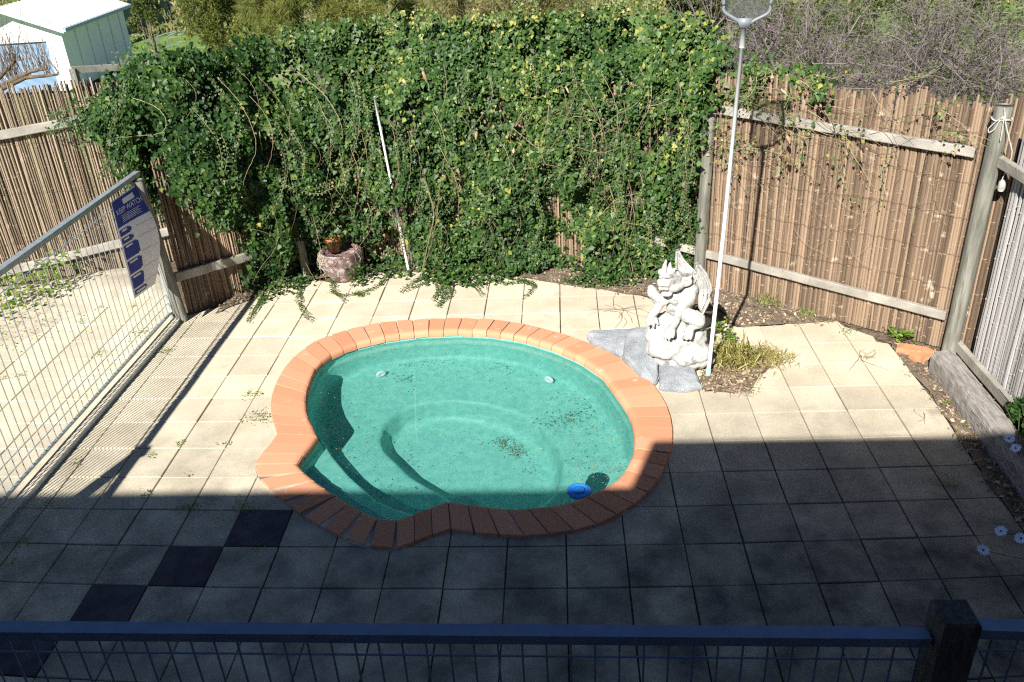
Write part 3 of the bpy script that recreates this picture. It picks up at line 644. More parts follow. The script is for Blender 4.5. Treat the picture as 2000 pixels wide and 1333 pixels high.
# sign
sg = thing('resuscitation_sign', 'tall curling blue and white KEEP WATCH sign tied to the wire fence', 'sign', (*onF((262, 580))[:2], .3))
c_tl, c_bl = onF((216, 396), XF+.03), onF((264, 583), XF+.03); c_tr = onF((262, 362), XF+.03)
u_ = (c_bl-c_tl); wv = (c_tr-c_tl); HS = np.linalg.norm(u_)
def sp(s, t, o=0.):     # s across 0..1, t down 0..1; right edge curls towards the yard
    p = c_tl+u_*t+wv*s*(1.0-.12*t); cr = .10*math.sin(math.pi*min(1, t*.95+.05))*s**1.6
    return p+np.array([cr+o, 0, 0])+np.array([0, .10*math.sin(math.pi*t**1.3)*s, -.05*s*t])
def patch(s0, s1, t0, t1, o, ns=10, nt=14):
    V = [sp(s0+(s1-s0)*i/ns, t0+(t1-t0)*j/nt, o) for j in range(nt+1) for i in range(ns+1)]
    return V, [(j*(ns+1)+i, j*(ns+1)+i+1, (j+1)*(ns+1)+i+1, (j+1)*(ns+1)+i) for j in range(nt) for i in range(ns)]
mSignW = mat('sign_white', (.78, .77, .81), (.82, .81, .85), 4, .4); mSignB = mat('sign_blue', (.035, .05, .27), (.045, .065, .33), 4, .4); mSignT = mat('sign_lettering', (.75, .76, .8))
b = MB(); V, F = patch(0, 1, 0, 1, 0, 16, 30); V2_, F2_ = patch(0, 1, 0, 1, -.003, 16, 30); b.add(V, F); b.add(V2_, [f[::-1] for f in F2_]); b.build('board', mSignW, sg, True)
b = MB(); b.add(*patch(.03, .98, .01, .27, .003)); 
for t0, t1, wd in ((.30, .36, .34), (.385, .44, .34), (.46, .60, .42), (.625, .755, .42), (.78, .91, .42), (.93, .975, .52)):
    b.add(*patch(.04, wd, t0, t1, .003)); V, F = patch(wd, wd+.05, t0+.012, t1-.012, .003, 2, 3); b.add(V, F)
b.build('blue_panel', mSignB, sg, True)
b = MB()
b.add(*patch(.38, .78, .035, .085, .005, 3, 3))
for k, t in enumerate((.175, .19, .205, .22, .235)): b.add(*patch(.22, .80-.05*(k % 2), t, t+.004, .005, 8, 1))
for t0, wd in ((.305, .26), (.392, .26), (.468, .3), (.633, .34), (.788, .36), (.945, .48)): b.add(*patch(.1, wd, t0, t0+.018, .005, 4, 1))
b.build('small_print', mSignT, sg)
b = MB(); grey = mat('sign_grey', (.40, .39, .45))
for t in (.34, .45, .60, .76, .9): b.add(*patch(.52, .96, t, t+.003, .004, 8, 1))
b.build('ruled_line', grey, sg)
def text_mesh(s_):
    c = bpy.data.curves.new('t', 'FONT'); c.body = s_; c.size = 1; c.resolution_u = 2; o = bpy.data.objects.new('t', c); COL.objects.link(o)
    dg = bpy.context.evaluated_depsgraph_get(); me = bpy.data.meshes.new_from_object(o.evaluated_get(dg)); bpy.data.objects.remove(o)
    V = np.array([v.co[:] for v in me.vertices]); F = [tuple(p.vertices) for p in me.polygons]; return V, F
V, F = text_mesh('KEEP WATCH'); w_ = V[:, 0].max()
b = MB(); b.add([sp(.08+.86*v[0]/w_, .150-.050*v[1]/.7, .006) for v in V], F); b.build('lettering', mSignT, sg)

# ================================================================== NET POLE
nb_ = G(1383, 735); dist_n = nrm([CC[0]-nb_[0], CC[1]-nb_[1], 0])
def onN(px, dd=0.): return PL(px, dist_n, nb_+dist_n*dd)
net = thing('pool_net', 'long white pole with a grey leaf net on top, standing by the statue', 'pool net', tuple(nb_))
pt_ = onN((1449, 92), .12); b = MB(); b.tube([nb_+[0, 0, .02], nb_+(pt_-nb_)*.5+[.006, 0, 0], pt_], .0165, 14); b.build('pole', mPvc, net, True)
b = MB(); b.tube([nb_, nb_+[0, 0, .005], nb_+[0, 0, .075], nb_+[0, 0, .09]], [.022, .026, .025, .02], 14); b.build('foot_cap', mat('mint_plastic', (.36, .66, .56), rough=.5), net, True)
cl_ = onN((1452, 56), .125); b = MB(); b.tube([pt_-(cl_-pt_)*.05, pt_+(cl_-pt_)*.1, cl_], [.019, .021, .019], 14); b.build('collar', mat('grey_plastic', (.33, .34, .34), (.4, .41, .41), 8, .5), net, True)
fr_px = [(1453, 52), (1443, 42), (1413, 24), (1412, 14), (1416, -12), (1420, -60), (1428, -78), (1440, -84), (1485, -84), (1496, -78), (1503, -60), (1507, -8), (1506, 14), (1503, 26), (1470, 42), (1458, 51)]
mFr = mat('net_frame', (.17, .195, .215), (.23, .255, .275), 8, .4, spec=.5)
Pn = np.array([onN(q, .13) for q in fr_px]); Pn = curve_closed(Pn, 72)
for _ in range(2): Pn = (np.roll(Pn, 1, 0)+2*Pn+np.roll(Pn, -1, 0))/4
b = MB(); Pc = np.vstack([Pn, Pn[:1]]); b.tube(Pc, .0125, 10, cap=False)
b.add([onN((x, y), dd) for dd in (.115, .145) for x, y in ((1438, 36), (1470, 36), (1462, 56), (1446, 56))], [(0, 1, 2, 3), (4, 5, 6, 7), (0, 1, 5, 4), (1, 2, 6, 5), (2, 3, 7, 6), (3, 0, 4, 7)])
b.build('net_frame', mFr, net, True)
mNet = bpy.data.materials.new('net_gauze'); mNet.use_nodes = True; n = mNet.node_tree.nodes; L = mNet.node_tree.links; bs = n['Principled BSDF']; bs.inputs['Base Color'].default_value = (.06, .07, .07, 1); bs.inputs['Roughness'].default_value = .7
tr = n.new('ShaderNodeBsdfTransparent'); mx = n.new('ShaderNodeMixShader'); mx.inputs[0].default_value = .42; L.new(tr.outputs[0], mx.inputs[1]); L.new(bs.outputs[0], mx.inputs[2]); L.new(mx.outputs[0], n['Material Output'].inputs[0])
c_ = Pn.mean(0); b = MB(); K = len(Pn); V = list(Pn)+[c_+(p-c_)*.5-dist_n*.03 for p in Pn]+[c_-dist_n*.05]
b.add(V, [(i, (i+1) % K, K+(i+1) % K, K+i) for i in range(K)]+[(K+i, K+(i+1) % K, 2*K) for i in range(K)]); b.build('net_gauze', mNet, net, True)
# pvc pole in the ivy
q = G(799, 535); pv = thing('plastic_pole', 'thin white plastic pole leaning back into the ivy', 'pole', tuple(q))
top_ = PL((731, 190), (0, 1, 0), (0, 4.50, 0)); b = MB(); b.tube([q+(top_-q)*k/6 for k in range(7)], .0135, 12); b.build('shaft', mPvc, pv, True)
b = MB(); b.tube([q, q+(top_-q)*.03], .018, 12); b.build('foot_cap', mat('mint_plastic', (.4, .62, .55), rough=.5), pv, True)
POLE2 = (q, top_)

# ================================================================== ROCKS
mGran = mat('granite', (.19, .205, .225), (.30, .32, .34), 6, .8, .5, c3=(.55, .56, .58), s3=120, f3=.42, bscale=90)
def rock(pxs, label, th=.10, seed=0):
    """pxs: (x, y, z) rim of the upper face"""
    top = np.array([G(x, y, z) for x, y, z in pxs]); top = curve_closed(top, 26); c = top.mean(0); bm = bmesh.new()
    def nz(p, a): return np.array([fbm(p[0]+seed, p[1], p[2], 7), fbm(p[0], p[1]+seed, p[2]+5, 7), fbm(p[0]+3, p[1], p[2]+seed, 7)])*a
    rings_ = []
    for f, dz in ((1.02, None), (1.03, -.5), (1.0, -.03), (.97, -.008), (.85, .004), (.6, .012), (.3, .016)):
        rg = []
        for p in top:
            q = c+(p-c)*f; q = np.array([q[0], q[1], c[2]+(p[2]-c[2])*f])
            if dz is None: q[2] = .0
            elif dz == -.5: q[2] *= .5
            else: q[2] += dz
            rg.append(bm.verts.new(q+nz(q, .012)))
        rings_.append(rg)
    for a, b_ in zip(rings_, rings_[1:]):
        for i in range(26): bm.faces.new((a[i], a[(i+1) % 26], b_[(i+1) % 26], b_[i]))
    cv = bm.verts.new(c+[0, 0, .018])
    for i in range(26): bm.faces.new((rings_[-1][i], rings_[-1][(i+1) % 26], cv))
    bmesh.ops.recalc_face_normals(bm, faces=bm.faces); me = bpy.data.meshes.new('granite_rock'); loc = np.array([c[0], c[1], 0]); bmesh.ops.translate(bm, verts=bm.verts, vec=-Vector(loc)); bm.to_mesh(me); bm.free()
    o = link('granite_rock', me, mGran, None, loc, False); tag(o, label, 'rock', 'granite rocks beside the pool')
rock([(1147, 650, .08), (1160, 643, .1), (1205, 641, .12), (1245, 638, .13), (1262, 655, .13), (1240, 680, .1), (1218, 693, .06), (1185, 680, .05), (1155, 664, .06)], 'grey granite slab overhanging the terracotta coping, leftmost of the rocks', seed=1)
rock([(1222, 650, .16), (1240, 637, .19), (1262, 636, .2), (1278, 655, .18), (1286, 700, .13), (1286, 738, .05), (1278, 750, .04), (1250, 730, .06), (1216, 692, .1)], 'tall grey granite slab with a chipped edge, middle of the three rocks', seed=4)
rock([(1288, 695, .09), (1335, 702, .09), (1352, 708, .09), (1371, 752, .05), (1340, 758, .05), (1287, 756, .05)], 'flat squarish grey granite block below the gargoyle, nearest the white pole foot', seed=8)

# ================================================================== GARGOYLE
gc = G(1325, 712); vN = nrm([CC[0]-gc[0], CC[1]-gc[1], 0])
def GP(zx, zy, d=0.): return PL((1240+zx/5.33, 470+zy/5.33), vN, gc+vN*d)
mStone = mat('weathered_concrete', (.32, .317, .305), (.53, .522, .50), 9, .92, .5, c3=(.19, .185, .175), s3=10, f3=.42, bscale=70)
gg = thing('gargoyle_statue', 'pale concrete gargoyle with folded wings crouching on a rock base', 'statue', (gc[0], gc[1], 0))
def blob_mesh(parts, name, vox, m, parent, nz=.006, carve=()):
    bm = bmesh.new()
    for (kind, *a) in parts:
        if kind == 's':
            c, r = a[0], a[1]; r = np.broadcast_to(r, (3,)); mt = Matrix.Translation(Vector(c))@Matrix.Rotation(math.atan2(vN[1], vN[0])+math.pi/2, 4, 'Z')@(a[2] if len(a) > 2 else Matrix())@Matrix.Diagonal((*r, 1))
            bmesh.ops.create_icosphere(bm, subdivisions=3, radius=1, matrix=mt)
        else:
            pts, rs = np.array(a[0], float), a[1]; tb = MB(); K = len(pts)
            seg_ = []; rr = []
            for k in range(K-1):
                for q in range(6): seg_.append(pts[k]+(pts[k+1]-pts[k])*q/6); rr.append(rs[k]+(rs[k+1]-rs[k])*q/6)
            seg_.append(pts[-1]); rr.append(rs[-1])
            for p_, r_ in zip(seg_, rr): bmesh.ops.create_icosphere(bm, subdivisions=2, radius=r_, matrix=Matrix.Translation(Vector(p_)))
    off = Vector(parent_world(parent)); bmesh.ops.translate(bm, verts=bm.verts, vec=-off)
    me = bpy.data.meshes.new(name); bm.to_mesh(me); bm.free(); o = bpy.data.objects.new(name, me); COL.objects.link(o)
    md = o.modifiers.new('r', 'REMESH'); md.mode = 'VOXEL'; md.voxel_size = vox
    ms = o.modifiers.new('s', 'SMOOTH'); ms.iterations = 2; ms.factor = .5
    dg = bpy.context.evaluated_depsgraph_get(); dg.update(); me2 = bpy.data.meshes.new_from_object(o.evaluated_get(dg)); bpy.data.objects.remove(o)
    co = np.array([v.co[:] for v in me2.vertices]); no_ = np.array([v.normal[:] for v in me2.vertices])
    dn = np.array([fbm(*c, 14)*nz for c in co]); 
    for cp, cr, cd in carve:
        dd = np.linalg.norm((co+np.array(off))-np.array(cp), axis=1); k_ = np.argmin(dd); d2 = np.linalg.norm((co-co[k_])*[1, 1, 1.5], axis=1); dn = dn-cd*np.clip(1-(d2/cr)**2, 0, 1)
    me2.vertices.foreach_set('co', (co+no_*dn[:, None]).ravel()); me2.name = name
    me2.materials.clear(); return link(name, me2, m, parent, (0, 0, 0), True)
S = lambda x, y, d, r, rot=None: ('s', GP(x, y, d), r, rot) if rot is not None else ('s', GP(x, y, d), r)
T = lambda pts, rs: ('t', [GP(*p) for p in pts], rs)
body = [S(470, 640, 0, (.085, .075, .11)), S(530, 520, -.01, (.10, .085, .10)), S(430, 590, .05, (.075, .06, .08)), S(440, 700, -.01, (.10, .085, .08)),
  # head
  S(375, 395, .08, (.108, .095, .095)), S(420, 440, .08, (.09, .08, .075)), S(300, 500, .165, (.05, .04, .012)), S(285, 330, .13, (.04, .04, .03)), S(315, 440, .13, (.075, .07, .05)), S(262, 440, .15, .026), S(250, 425, .14, .02), S(300, 470, .17, (.045, .035, .022)), S(330, 555, .14, (.052, .045, .022)), S(400, 480, .12, (.07, .06, .05)),
  S(340, 375, .16, (.05, .02, .014)), S(275, 385, .15, (.022, .018, .014)), S(440, 450, .03, (.06, .06, .06)),
  T([(310, 300, .1), (312, 260, .1), (325, 210, .1)], [.024, .017, .008]), T([(360, 300, .08), (365, 260, .07), (368, 235, .07)], [.022, .016, .008]), T([(410, 345, .12), (405, 315, .14), (430, 285, .15)], [.018, .014, .007]),
  T([(480, 430, .1), (530, 420, .1), (590, 370, .08)], [.034, .028, .009]), S(525, 430, .1, (.062, .016, .05)),
  # near arm: shoulder, elbow, wrist on the rock
  T([(590, 520, .03), (560, 620, .06), (470, 720, .1), (430, 850, .15), (360, 940, .2)], [.065, .058, .04, .032, .038]),
  T([(360, 940, .2), (300, 975, .24), (285, 1000, .25)], [.026, .016, .010]), T([(370, 950, .2), (325, 1000, .25), (315, 1025, .26)], [.024, .016, .010]), T([(385, 955, .2), (360, 1010, .25), (355, 1035, .26)], [.024, .016, .010]), T([(400, 940, .2), (400, 990, .25), (395, 1010, .26)], [.02, .015, .010]),
  # near thigh, knee, shin, foot
  T([(500, 760, .04), (580, 790, .12), (670, 850, .14)], [.072, .07, .055]), T([(670, 870, .14), (600, 900, .14), (560, 950, .17)], [.045, .036, .04]),
  T([(560, 950, .17), (500, 1020, .23)], [.032, .014]), T([(570, 955, .17), (540, 1030, .235)], [.032, .014]), T([(585, 955, .17), (580, 1025, .235)], [.03, .014]),
  # far arm and knee
  T([(340, 600, .02), (290, 640, .04), (190, 560, .02), (170, 500, .0)], [.05, .045, .05, .035]), T([(180, 530, .0), (260, 660, .04), (210, 740, .06), (160, 800, .08), (150, 850, .1)], [.05, .045, .04, .036, .032]),
  T([(160, 850, .1), (140, 890, .13)], [.022, .012]), T([(190, 850, .1), (195, 895, .14)], [.022, .012]), T([(220, 820, .08), (240, 870, .12)], [.02, .012]),
  # tail
  T([(640, 760, -.05), (700, 790, -.02), (715, 880, .05), (690, 920, .1)], [.03, .025, .022, .014])]
blob_mesh(body, 'body', .0065, mStone, gg, .004, [(GP(335, 412, .17), .022, .014), (GP(285, 405, .17), .014, .010), (GP(300, 500, .19), .040, .022), (GP(262, 452, .18), .012, .010), (GP(250, 440, .17), .009, .008), (GP(530, 430, .12), .03, .014), (GP(430, 650, .13), .03, .01), (GP(380, 300, .14), .02, .008)])
bs_ = [S(430, 1010, .0, (.26, .20, .14)), S(330, 1120, .1, (.20, .14, .10)), S(540, 1150, .08, (.22, .16, .12)), S(640, 1000, .0, (.10, .12, .12)), S(300, 860, -.02, (.13, .12, .09)), S(440, 870, .02, (.12, .12, .09)), S(230, 990, .03, (.12, .12, .10)), S(600, 1230, .05, (.2, .14, .08)), S(690, 1180, .0, (.09, .1, .12)), S(420, 1230, .08, (.2, .12, .07))]
blob_mesh(bs_, 'rock_base', .014, mStone, gg, .02)
def wing(outline, ribs, d0, name):
    """membrane with raised ribs: outline and ribs in view coordinates"""
    root = np.array(ribs[0][0]); V = []; K = len(outline); b = MB()
    O = np.array(outline, float); Rr = 6
    def pt_(x, y, s, side):
        dist = 1-abs(s); bulge = .05*math.sin(math.pi*min(1, max(0, s)))
        return GP(x, y, d0+bulge+side)
    grid_ = []
    cx, cy = O.mean(0)
    for side, sg_ in ((.012, 1), (-.012, -1)):
        for k in range(Rr+1):
            s = k/Rr
            for i in range(K):
                x, y = cx+(O[i, 0]-cx)*s, cy+(O[i, 1]-cy)*s
                groove = .010*math.sin(i/K*math.pi*2*9)*s if sg_ > 0 else 0
                grid_.append(GP(x, y, d0+.03*(1-s*s)+(side if k < Rr else side*.3)+groove))
    n0 = (Rr+1)*K; F = []
    for h in (0, 1):
        for k in range(Rr):
            for i in range(K):
                a, b_, c_, d_ = h*n0+k*K+i, h*n0+k*K+(i+1) % K, h*n0+(k+1)*K+(i+1) % K, h*n0+(k+1)*K+i
                F.append((a, b_, c_, d_) if h == 0 else (d_, c_, b_, a))
    for i in range(K): F.append((Rr*K+i, Rr*K+(i+1) % K, n0+Rr*K+(i+1) % K, n0+Rr*K+i))
    b.add(grid_, F)
    for rb in ribs:
        P_ = np.array(rb, float); s = np.linspace(0, len(P_)-1, 14); X = np.interp(s, range(len(P_)), P_[:, 0]); Y = np.interp(s, range(len(P_)), P_[:, 1])
        b.tube([GP(x, y, d0+.035) for x, y in zip(X, Y)], np.linspace(.014, .007, 14), 8)
    b.build(name, mStone, gg, True)
wing([(600, 360), (630, 300), (640, 240), (655, 228), (690, 270), (735, 330), (775, 410), (800, 490), (795, 590), (770, 680), (720, 770), (700, 765), (660, 700), (655, 600), (640, 500), (620, 430)],
     [[(640, 240), (660, 320), (630, 420), (610, 450)], [(655, 235), (740, 345), (795, 480), (790, 600), (705, 770)], [(640, 300), (700, 420), (715, 560), (690, 640)], [(630, 340), (665, 440), (680, 545)], [(650, 270), (735, 440), (755, 580), (690, 720)]], -.02, 'wing')
wing([(450, 330), (425, 260), (418, 170), (425, 110), (445, 92), (470, 110), (495, 160), (520, 210), (580, 270), (630, 320), (600, 380), (540, 390), (480, 370)],
     [[(440, 100), (430, 200), (430, 300)], [(445, 95), (500, 200), (620, 320)], [(445, 130), (470, 240), (540, 340)]], -.07, 'wing')

# ================================================================== POTS
pc_ = G(672, 545); pot = thing('planter_pot', 'big maroon glazed planter wrapped in pale roots at the foot of the ivy', 'planter', tuple(pc_))
b = MB(); b.lathe(pc_, [(0, 0), (.13, 0), (.14, .02), (.20, .12), (.235, .25), (.225, .33), (.235, .35), (.235, .37), (.205, .37), (.20, .33), (0, .32)], 40)
b.build('pot', mat('maroon_glaze', (.10, .055, .055), (.23, .15, .14), 9, .75, .4, c3=(.36, .33, .31), s3=16, f3=.49), pot, True)
b = MB(); mRt = mat('dead_roots', (.36, .30, .24), (.55, .5, .43), attr='t', rough=.9)
for k in range(70):
    a = random.uniform(0, 6.28); r0 = .22; L_ = random.uniform(.08, .3); pts = []
    for s in np.linspace(0, 1, 7): z = .37-L_*s**1.5; rr = .225+.02*math.sin(s*3)+.01*random.random()-.12*max(0, (.2-z)); pts.append((pc_[0]+rr*math.cos(a+.5*s*random.uniform(-1, 1)), pc_[1]+rr*math.sin(a+.3*s), pc_[2]+z))
    b.tube(pts, random.uniform(.001, .0035), 4)
b.build('roots', mRt, pot)
tc_ = np.array([pc_[0]-.07, pc_[1]+.0, .36]); tp_ = thing('terracotta_pot', 'small orange terracotta pot sitting in the big maroon planter', 'flower pot', tuple(tc_))
b = MB(); b.lathe(tc_, [(0, 0), (.065, 0), (.085, .13), (.10, .13), (.102, .17), (.09, .17), (.08, .12), (0, .11)], 28); b.build('pot', mat('terracotta', (.34, .11, .055), (.46, .18, .10), 6, .8), tp_, True)

# ================================================================== IVY
IP = np.array([(-2.9, 4.86), (-1.5, 5.0), (-.75, 4.55), (-.50, 3.95), (.1, 4.35), (.62, 4.9), (1.2, 5.0), (1.9, 4.95), (3.0, 4.78), (4.4, 4.62), (5.1, 4.3), (6.1, 3.5), (7.1, 2.72)])
ID = np.r_[0, np.cumsum(np.linalg.norm(np.diff(IP, axis=0), axis=1))]
MASK = [(190, 182), (230, 150), (262, 130), (330, 118), (400, 100), (470, 85), (560, 62), (680, 45), (780, 38), (900, 40), (1000, 38), (1100, 30), (1200, 18), (1260, 14), (1340, 40), (1400, 72), (1440, 100), (1500, 128), (1600, 145), (1610, 200), (1560, 235), (1480, 240), (1430, 215), (1400, 230), (1360, 250), (1352, 330), (1368, 440), (1350, 520), (1300, 560), (1180, 560), (1050, 548), (900, 560), (820, 545), (745, 520), (715, 480), (640, 465), (600, 530), (560, 575), (490, 570), (500, 500), (460, 450), (400, 420), (330, 400), (285, 395), (262, 345), (232, 320), (220, 270), (185, 250), (140, 235), (110, 245), (150, 215)]
def ivysurf(s, z, dep):
    """s along the fence, z height, dep outward offset"""
    x = np.interp(s, ID, IP[:, 0]); y = np.interp(s, ID, IP[:, 1]); e = 1e-2
    tx = np.interp(s+e, ID, IP[:, 0])-np.interp(s-e, ID, IP[:, 0]); ty = np.interp(s+e, ID, IP[:, 1])-np.interp(s-e, ID, IP[:, 1]); l = np.hypot(tx, ty); nx, ny = ty/l, -tx/l
    zz = z/2.65; out = (.20+.16*np.clip((3.2-x)/3, 0, 1))*np.sin(np.clip(zz, 0, 1)*math.pi)-.55*np.clip(zz-.72, 0, 1)**1.4*2.2
    o = out+dep; return np.stack([x+nx*o, y+ny*o, z], -1), np.stack([nx, ny, np.full_like(nx, 0)], -1)
def ivynoise(s, z): return np.array([mnoise.fractal(Vector((a*1.7, c*1.3+a*.3, 3.1)), 1, 2, 3)*.32 + mnoise.noise(Vector((a*5, c*4, 9)))*.10 for a, c in zip(s, z)])
def scatter_ivy(n, mask, deprange, top, seed_f, rightfade=True):
    s = rng.uniform(0, ID[-1], n); z = rng.uniform(.02, top, n); nz = ivynoise(s, z); dep = nz+rng.uniform(*deprange, n)
    P, nv = ivysurf(s, z, dep); q = toPx(P); jit = rng.normal(0, 15, q.shape); keep = inpoly(q+jit, mask)
    q2 = q+jit*.3
    dens = np.where(q2[:, 0] > 1400, .35, 1.); dens = np.where((q2[:, 0] > 1380) & (q2[:, 1] > 215), .15, dens)
    # bare windows where fence, stems and shade show
    hol = np.array([mnoise.noise(Vector((a*2.3, c*2.0, 21))) for a, c in zip(s, z)]); dens = dens*(np.where((hol > .16), .25, 1.)*np.where((hol > .28), .4, 1.) if not seed_f else np.where(z > 1.9, 1.5, 1.)*np.where(hol > .26, np.where(q2[:, 0] < 950, .22, .6), 1.))
    dens = np.where((q2[:, 0] > 1240) & (q2[:, 1] > 200), dens*.45, dens); dens = np.where((q2[:, 0] > 640) & (q2[:, 0] < 740) & (q2[:, 1] > 280) & (q2[:, 1] < 470), dens*.25, dens); dens = np.where((q2[:, 0] > 560) & (q2[:, 0] < 640) & (q2[:, 1] > 250), dens*.5, dens)
    keep &= rng.random(n) < dens; 
    mid = (toPx(POLE2[0]+(POLE2[1]-POLE2[0])*0)[0], ) 
    # keep the plastic pole mostly in sight
    a, b_ = toPx(POLE2[0]), toPx(POLE2[1]); tt = np.clip(((q-a)@(b_-a))/((b_-a)@(b_-a)), 0, 1); dd = np.linalg.norm(q-(a+tt[:, None]*(b_-a)), axis=1)
    inside = (dd < 9) & (tt > 0) & (tt < .99) & (rng.random(n) < np.where(tt > .72, .45, .88))
    keep &= ~inside
    return P[keep], nv[keep], z[keep], s[keep]
ivy = thing('ivy', 'dense glossy green ivy smothering the back bamboo fence', 'climbing plant', (2.5, 4.95, 0))
P1, n1, z1, s1 = scatter_ivy(175000, MASK, (-.10, .03), 2.85, 0)
nv = n1*1.0; nv[:, 2] += .55; nv += rng.normal(0, .42, nv.shape)
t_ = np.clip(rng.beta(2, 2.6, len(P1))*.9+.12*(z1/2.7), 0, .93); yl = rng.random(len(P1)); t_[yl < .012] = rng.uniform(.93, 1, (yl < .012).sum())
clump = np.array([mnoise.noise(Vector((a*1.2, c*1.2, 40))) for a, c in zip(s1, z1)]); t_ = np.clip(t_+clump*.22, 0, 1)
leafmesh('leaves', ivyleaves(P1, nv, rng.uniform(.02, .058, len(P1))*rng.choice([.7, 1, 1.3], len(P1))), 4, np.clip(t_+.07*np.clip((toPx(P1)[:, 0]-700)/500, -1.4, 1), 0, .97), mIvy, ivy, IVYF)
P2, n2, z2, s2 = scatter_ivy(85000, MASK, (-.45, -.12), 2.7, 1)
nv = n2.copy(); nv[:, 2] += .3; nv += rng.normal(0, .6, nv.shape)
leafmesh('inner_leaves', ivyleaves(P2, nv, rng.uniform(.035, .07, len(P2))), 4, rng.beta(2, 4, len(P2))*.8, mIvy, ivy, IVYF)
# leaves spilling onto the ground in front
GC = []
for poly_, k_ in (([(812, 545), (850, 500), (905, 490), (1000, 500), (1015, 545), (960, 556), (880, 566)], 1500), ([(500, 592), (545, 540), (600, 520), (625, 548), (575, 575)], 420), ([(1100, 552), (1180, 520), (1270, 530), (1240, 560), (1150, 566)], 500), ([(700, 540), (760, 520), (810, 535), (790, 548)], 160)):
    q = np.c_[rng.uniform(min(a[0] for a in poly_), max(a[0] for a in poly_), k_*2), rng.uniform(min(a[1] for a in poly_), max(a[1] for a in poly_), k_*2)]; q = q[inpoly(q+rng.normal(0, 5, q.shape), poly_)][:k_]
    for x, y in q: p = G(x, y); p[2] = abs(random.gauss(0, .05))+.01; GC.append(p)
GC = np.array(GC); nv = rng.normal(0, .5, GC.shape); nv[:, 2] += 1; nv[:, 1] -= .3
leafmesh('ground_leaves', ivyleaves(GC, nv, rng.uniform(.025, .055, len(GC)), rng.uniform(0, 6.28, len(GC))), 4, np.clip(rng.beta(2, 2.2, len(GC))*.95, 0, .97), mIvy, ivy, IVYF)
# runners: leafy strands that hang or creep
def strand_pts(P, n):
    P = np.asarray(P, float); d = np.r_[0, np.cumsum(np.linalg.norm(np.diff(P, axis=0), axis=1))]; s = np.linspace(0, d[-1], n)
    Q = np.stack([np.interp(s, d, P[:, k]) for k in range(3)], 1)
    for _ in range(4): Q[1:-1] = (Q[:-2]+2*Q[1:-1]+Q[2:])/4
    return Q, d[-1]
stm = MB(); LP, LN, LS, LT = [], [], [], []
def runner(P, r=.0025, leaf=.03, gap=.022, nvec=(0, 0, 1), wob=.25, young=.0, both=True):
    Q, L_ = strand_pts(P, max(6, int(np.linalg.norm(np.diff(P, axis=0), axis=1).sum()/.05)))
    Q += rng.normal(0, .003, Q.shape); stm.tube(Q, np.linspace(r, r*.5, len(Q)), 4)
    k = 0
    for s in np.arange(0, 1, gap/max(L_, .01)):
        if leaf <= 0: break
        x = s*(len(Q)-1); i = int(x); p = Q[i]+(Q[min(i+1, len(Q)-1)]-Q[i])*(x-i); d_ = nrm(Q[min(i+1, len(Q)-1)]-Q[i]+1e-6); sd = nrm(np.cross(d_, nvec)); k += 1
        LP.append(p+sd*leaf*.5*(1 if k % 2 else -1)+np.array(nvec)*random.uniform(.004, .02)); LN.append(np.array(nvec)+rng.normal(0, wob, 3)); LS.append(leaf*random.uniform(.7, 1.15)*(1-.4*s)); LT.append(min(1, random.betavariate(2, 3)*.8+young))
gl_ = lambda L: [G(x, y, .012) for x, y in L]
for L in ([(585, 545), (590, 560), (578, 590), (600, 615), (612, 628)], [(760, 535), (740, 560), (700, 575), (660, 580), (640, 570)], [(870, 545), (880, 575), (862, 590), (857, 603)], [(850, 545), (858, 570), (845, 590)], [(890, 545), (925, 560), (945, 578)],
          [(520, 585), (500, 605), (482, 630)], [(515, 580), (505, 600), (490, 615)], [(650, 545), (655, 570), (675, 590)], [(820, 545), (800, 555), (780, 572)], [(840, 548), (815, 560), (795, 565)], [(1010, 548), (1050, 560), (1030, 575), (1018, 585)], [(960, 548), (985, 556), (1040, 552)], [(700, 570), (690, 580), (720, 575)], [(865, 550), (868, 580), (855, 600)]):
    for k in range(2): runner(gl_([(x+random.gauss(0, 4*k), y+random.gauss(0, 2*k)) for x, y in L]), leaf=.036, gap=.018, young=.25)
# hanging tan strands on the ivy face
for k in range(230):
    s = random.uniform(.6, ID[-1]-1.2); z = random.uniform(.7, 2.5); ds = random.gauss(0, .13); L_ = random.uniform(.3, 1.1)
    pts = []
    for f in np.linspace(0, 1, 7): pts.append(ivysurf(np.array([s+ds*f+.1*math.sin(f*4)]), np.array([max(.05, z-L_*f)]), np.array([.12+.05*math.sin(3*f)+random.gauss(0, .02)]))[0][0])
    q = toPx(np.array(pts))
    if inpoly(q, MASK).mean() < .8: continue
    runner(pts, r=random.uniform(.0015, .0035), leaf=random.choice([0, 0, .03, .035]), nvec=tuple(nrm([-.1, -1, .5])), young=.15)
# sprays reaching out over the left fence
for L, dx in (([(330, 180), (260, 190), (200, 200), (150, 215), (90, 228)], 0), ([(330, 250), (250, 265), (190, 275), (150, 290)], 0), ([(300, 215), (220, 225), (165, 235), (100, 265)], 0), ([(360, 240), (330, 300), (290, 330)], 0), ([(300, 260), (240, 290), (205, 320), (195, 350)], 0), ([(520, 330), (560, 370), (620, 385), (680, 350)], 1), ([(270, 280), (262, 330), (250, 350)], 0)):
    pts = [onL(q, .18+.05*math.sin(i)) if not dx else PL(q, (0, 1, 0), (0, 4.35, 0)) for i, q in enumerate(L)]
    for k in range(3 if not dx else 2): runner([p+rng.normal(0, .03, 3) for p in pts], leaf=.036, gap=.022, nvec=tuple(nrm([0, -1, .6])), young=.12 if not dx else .3)
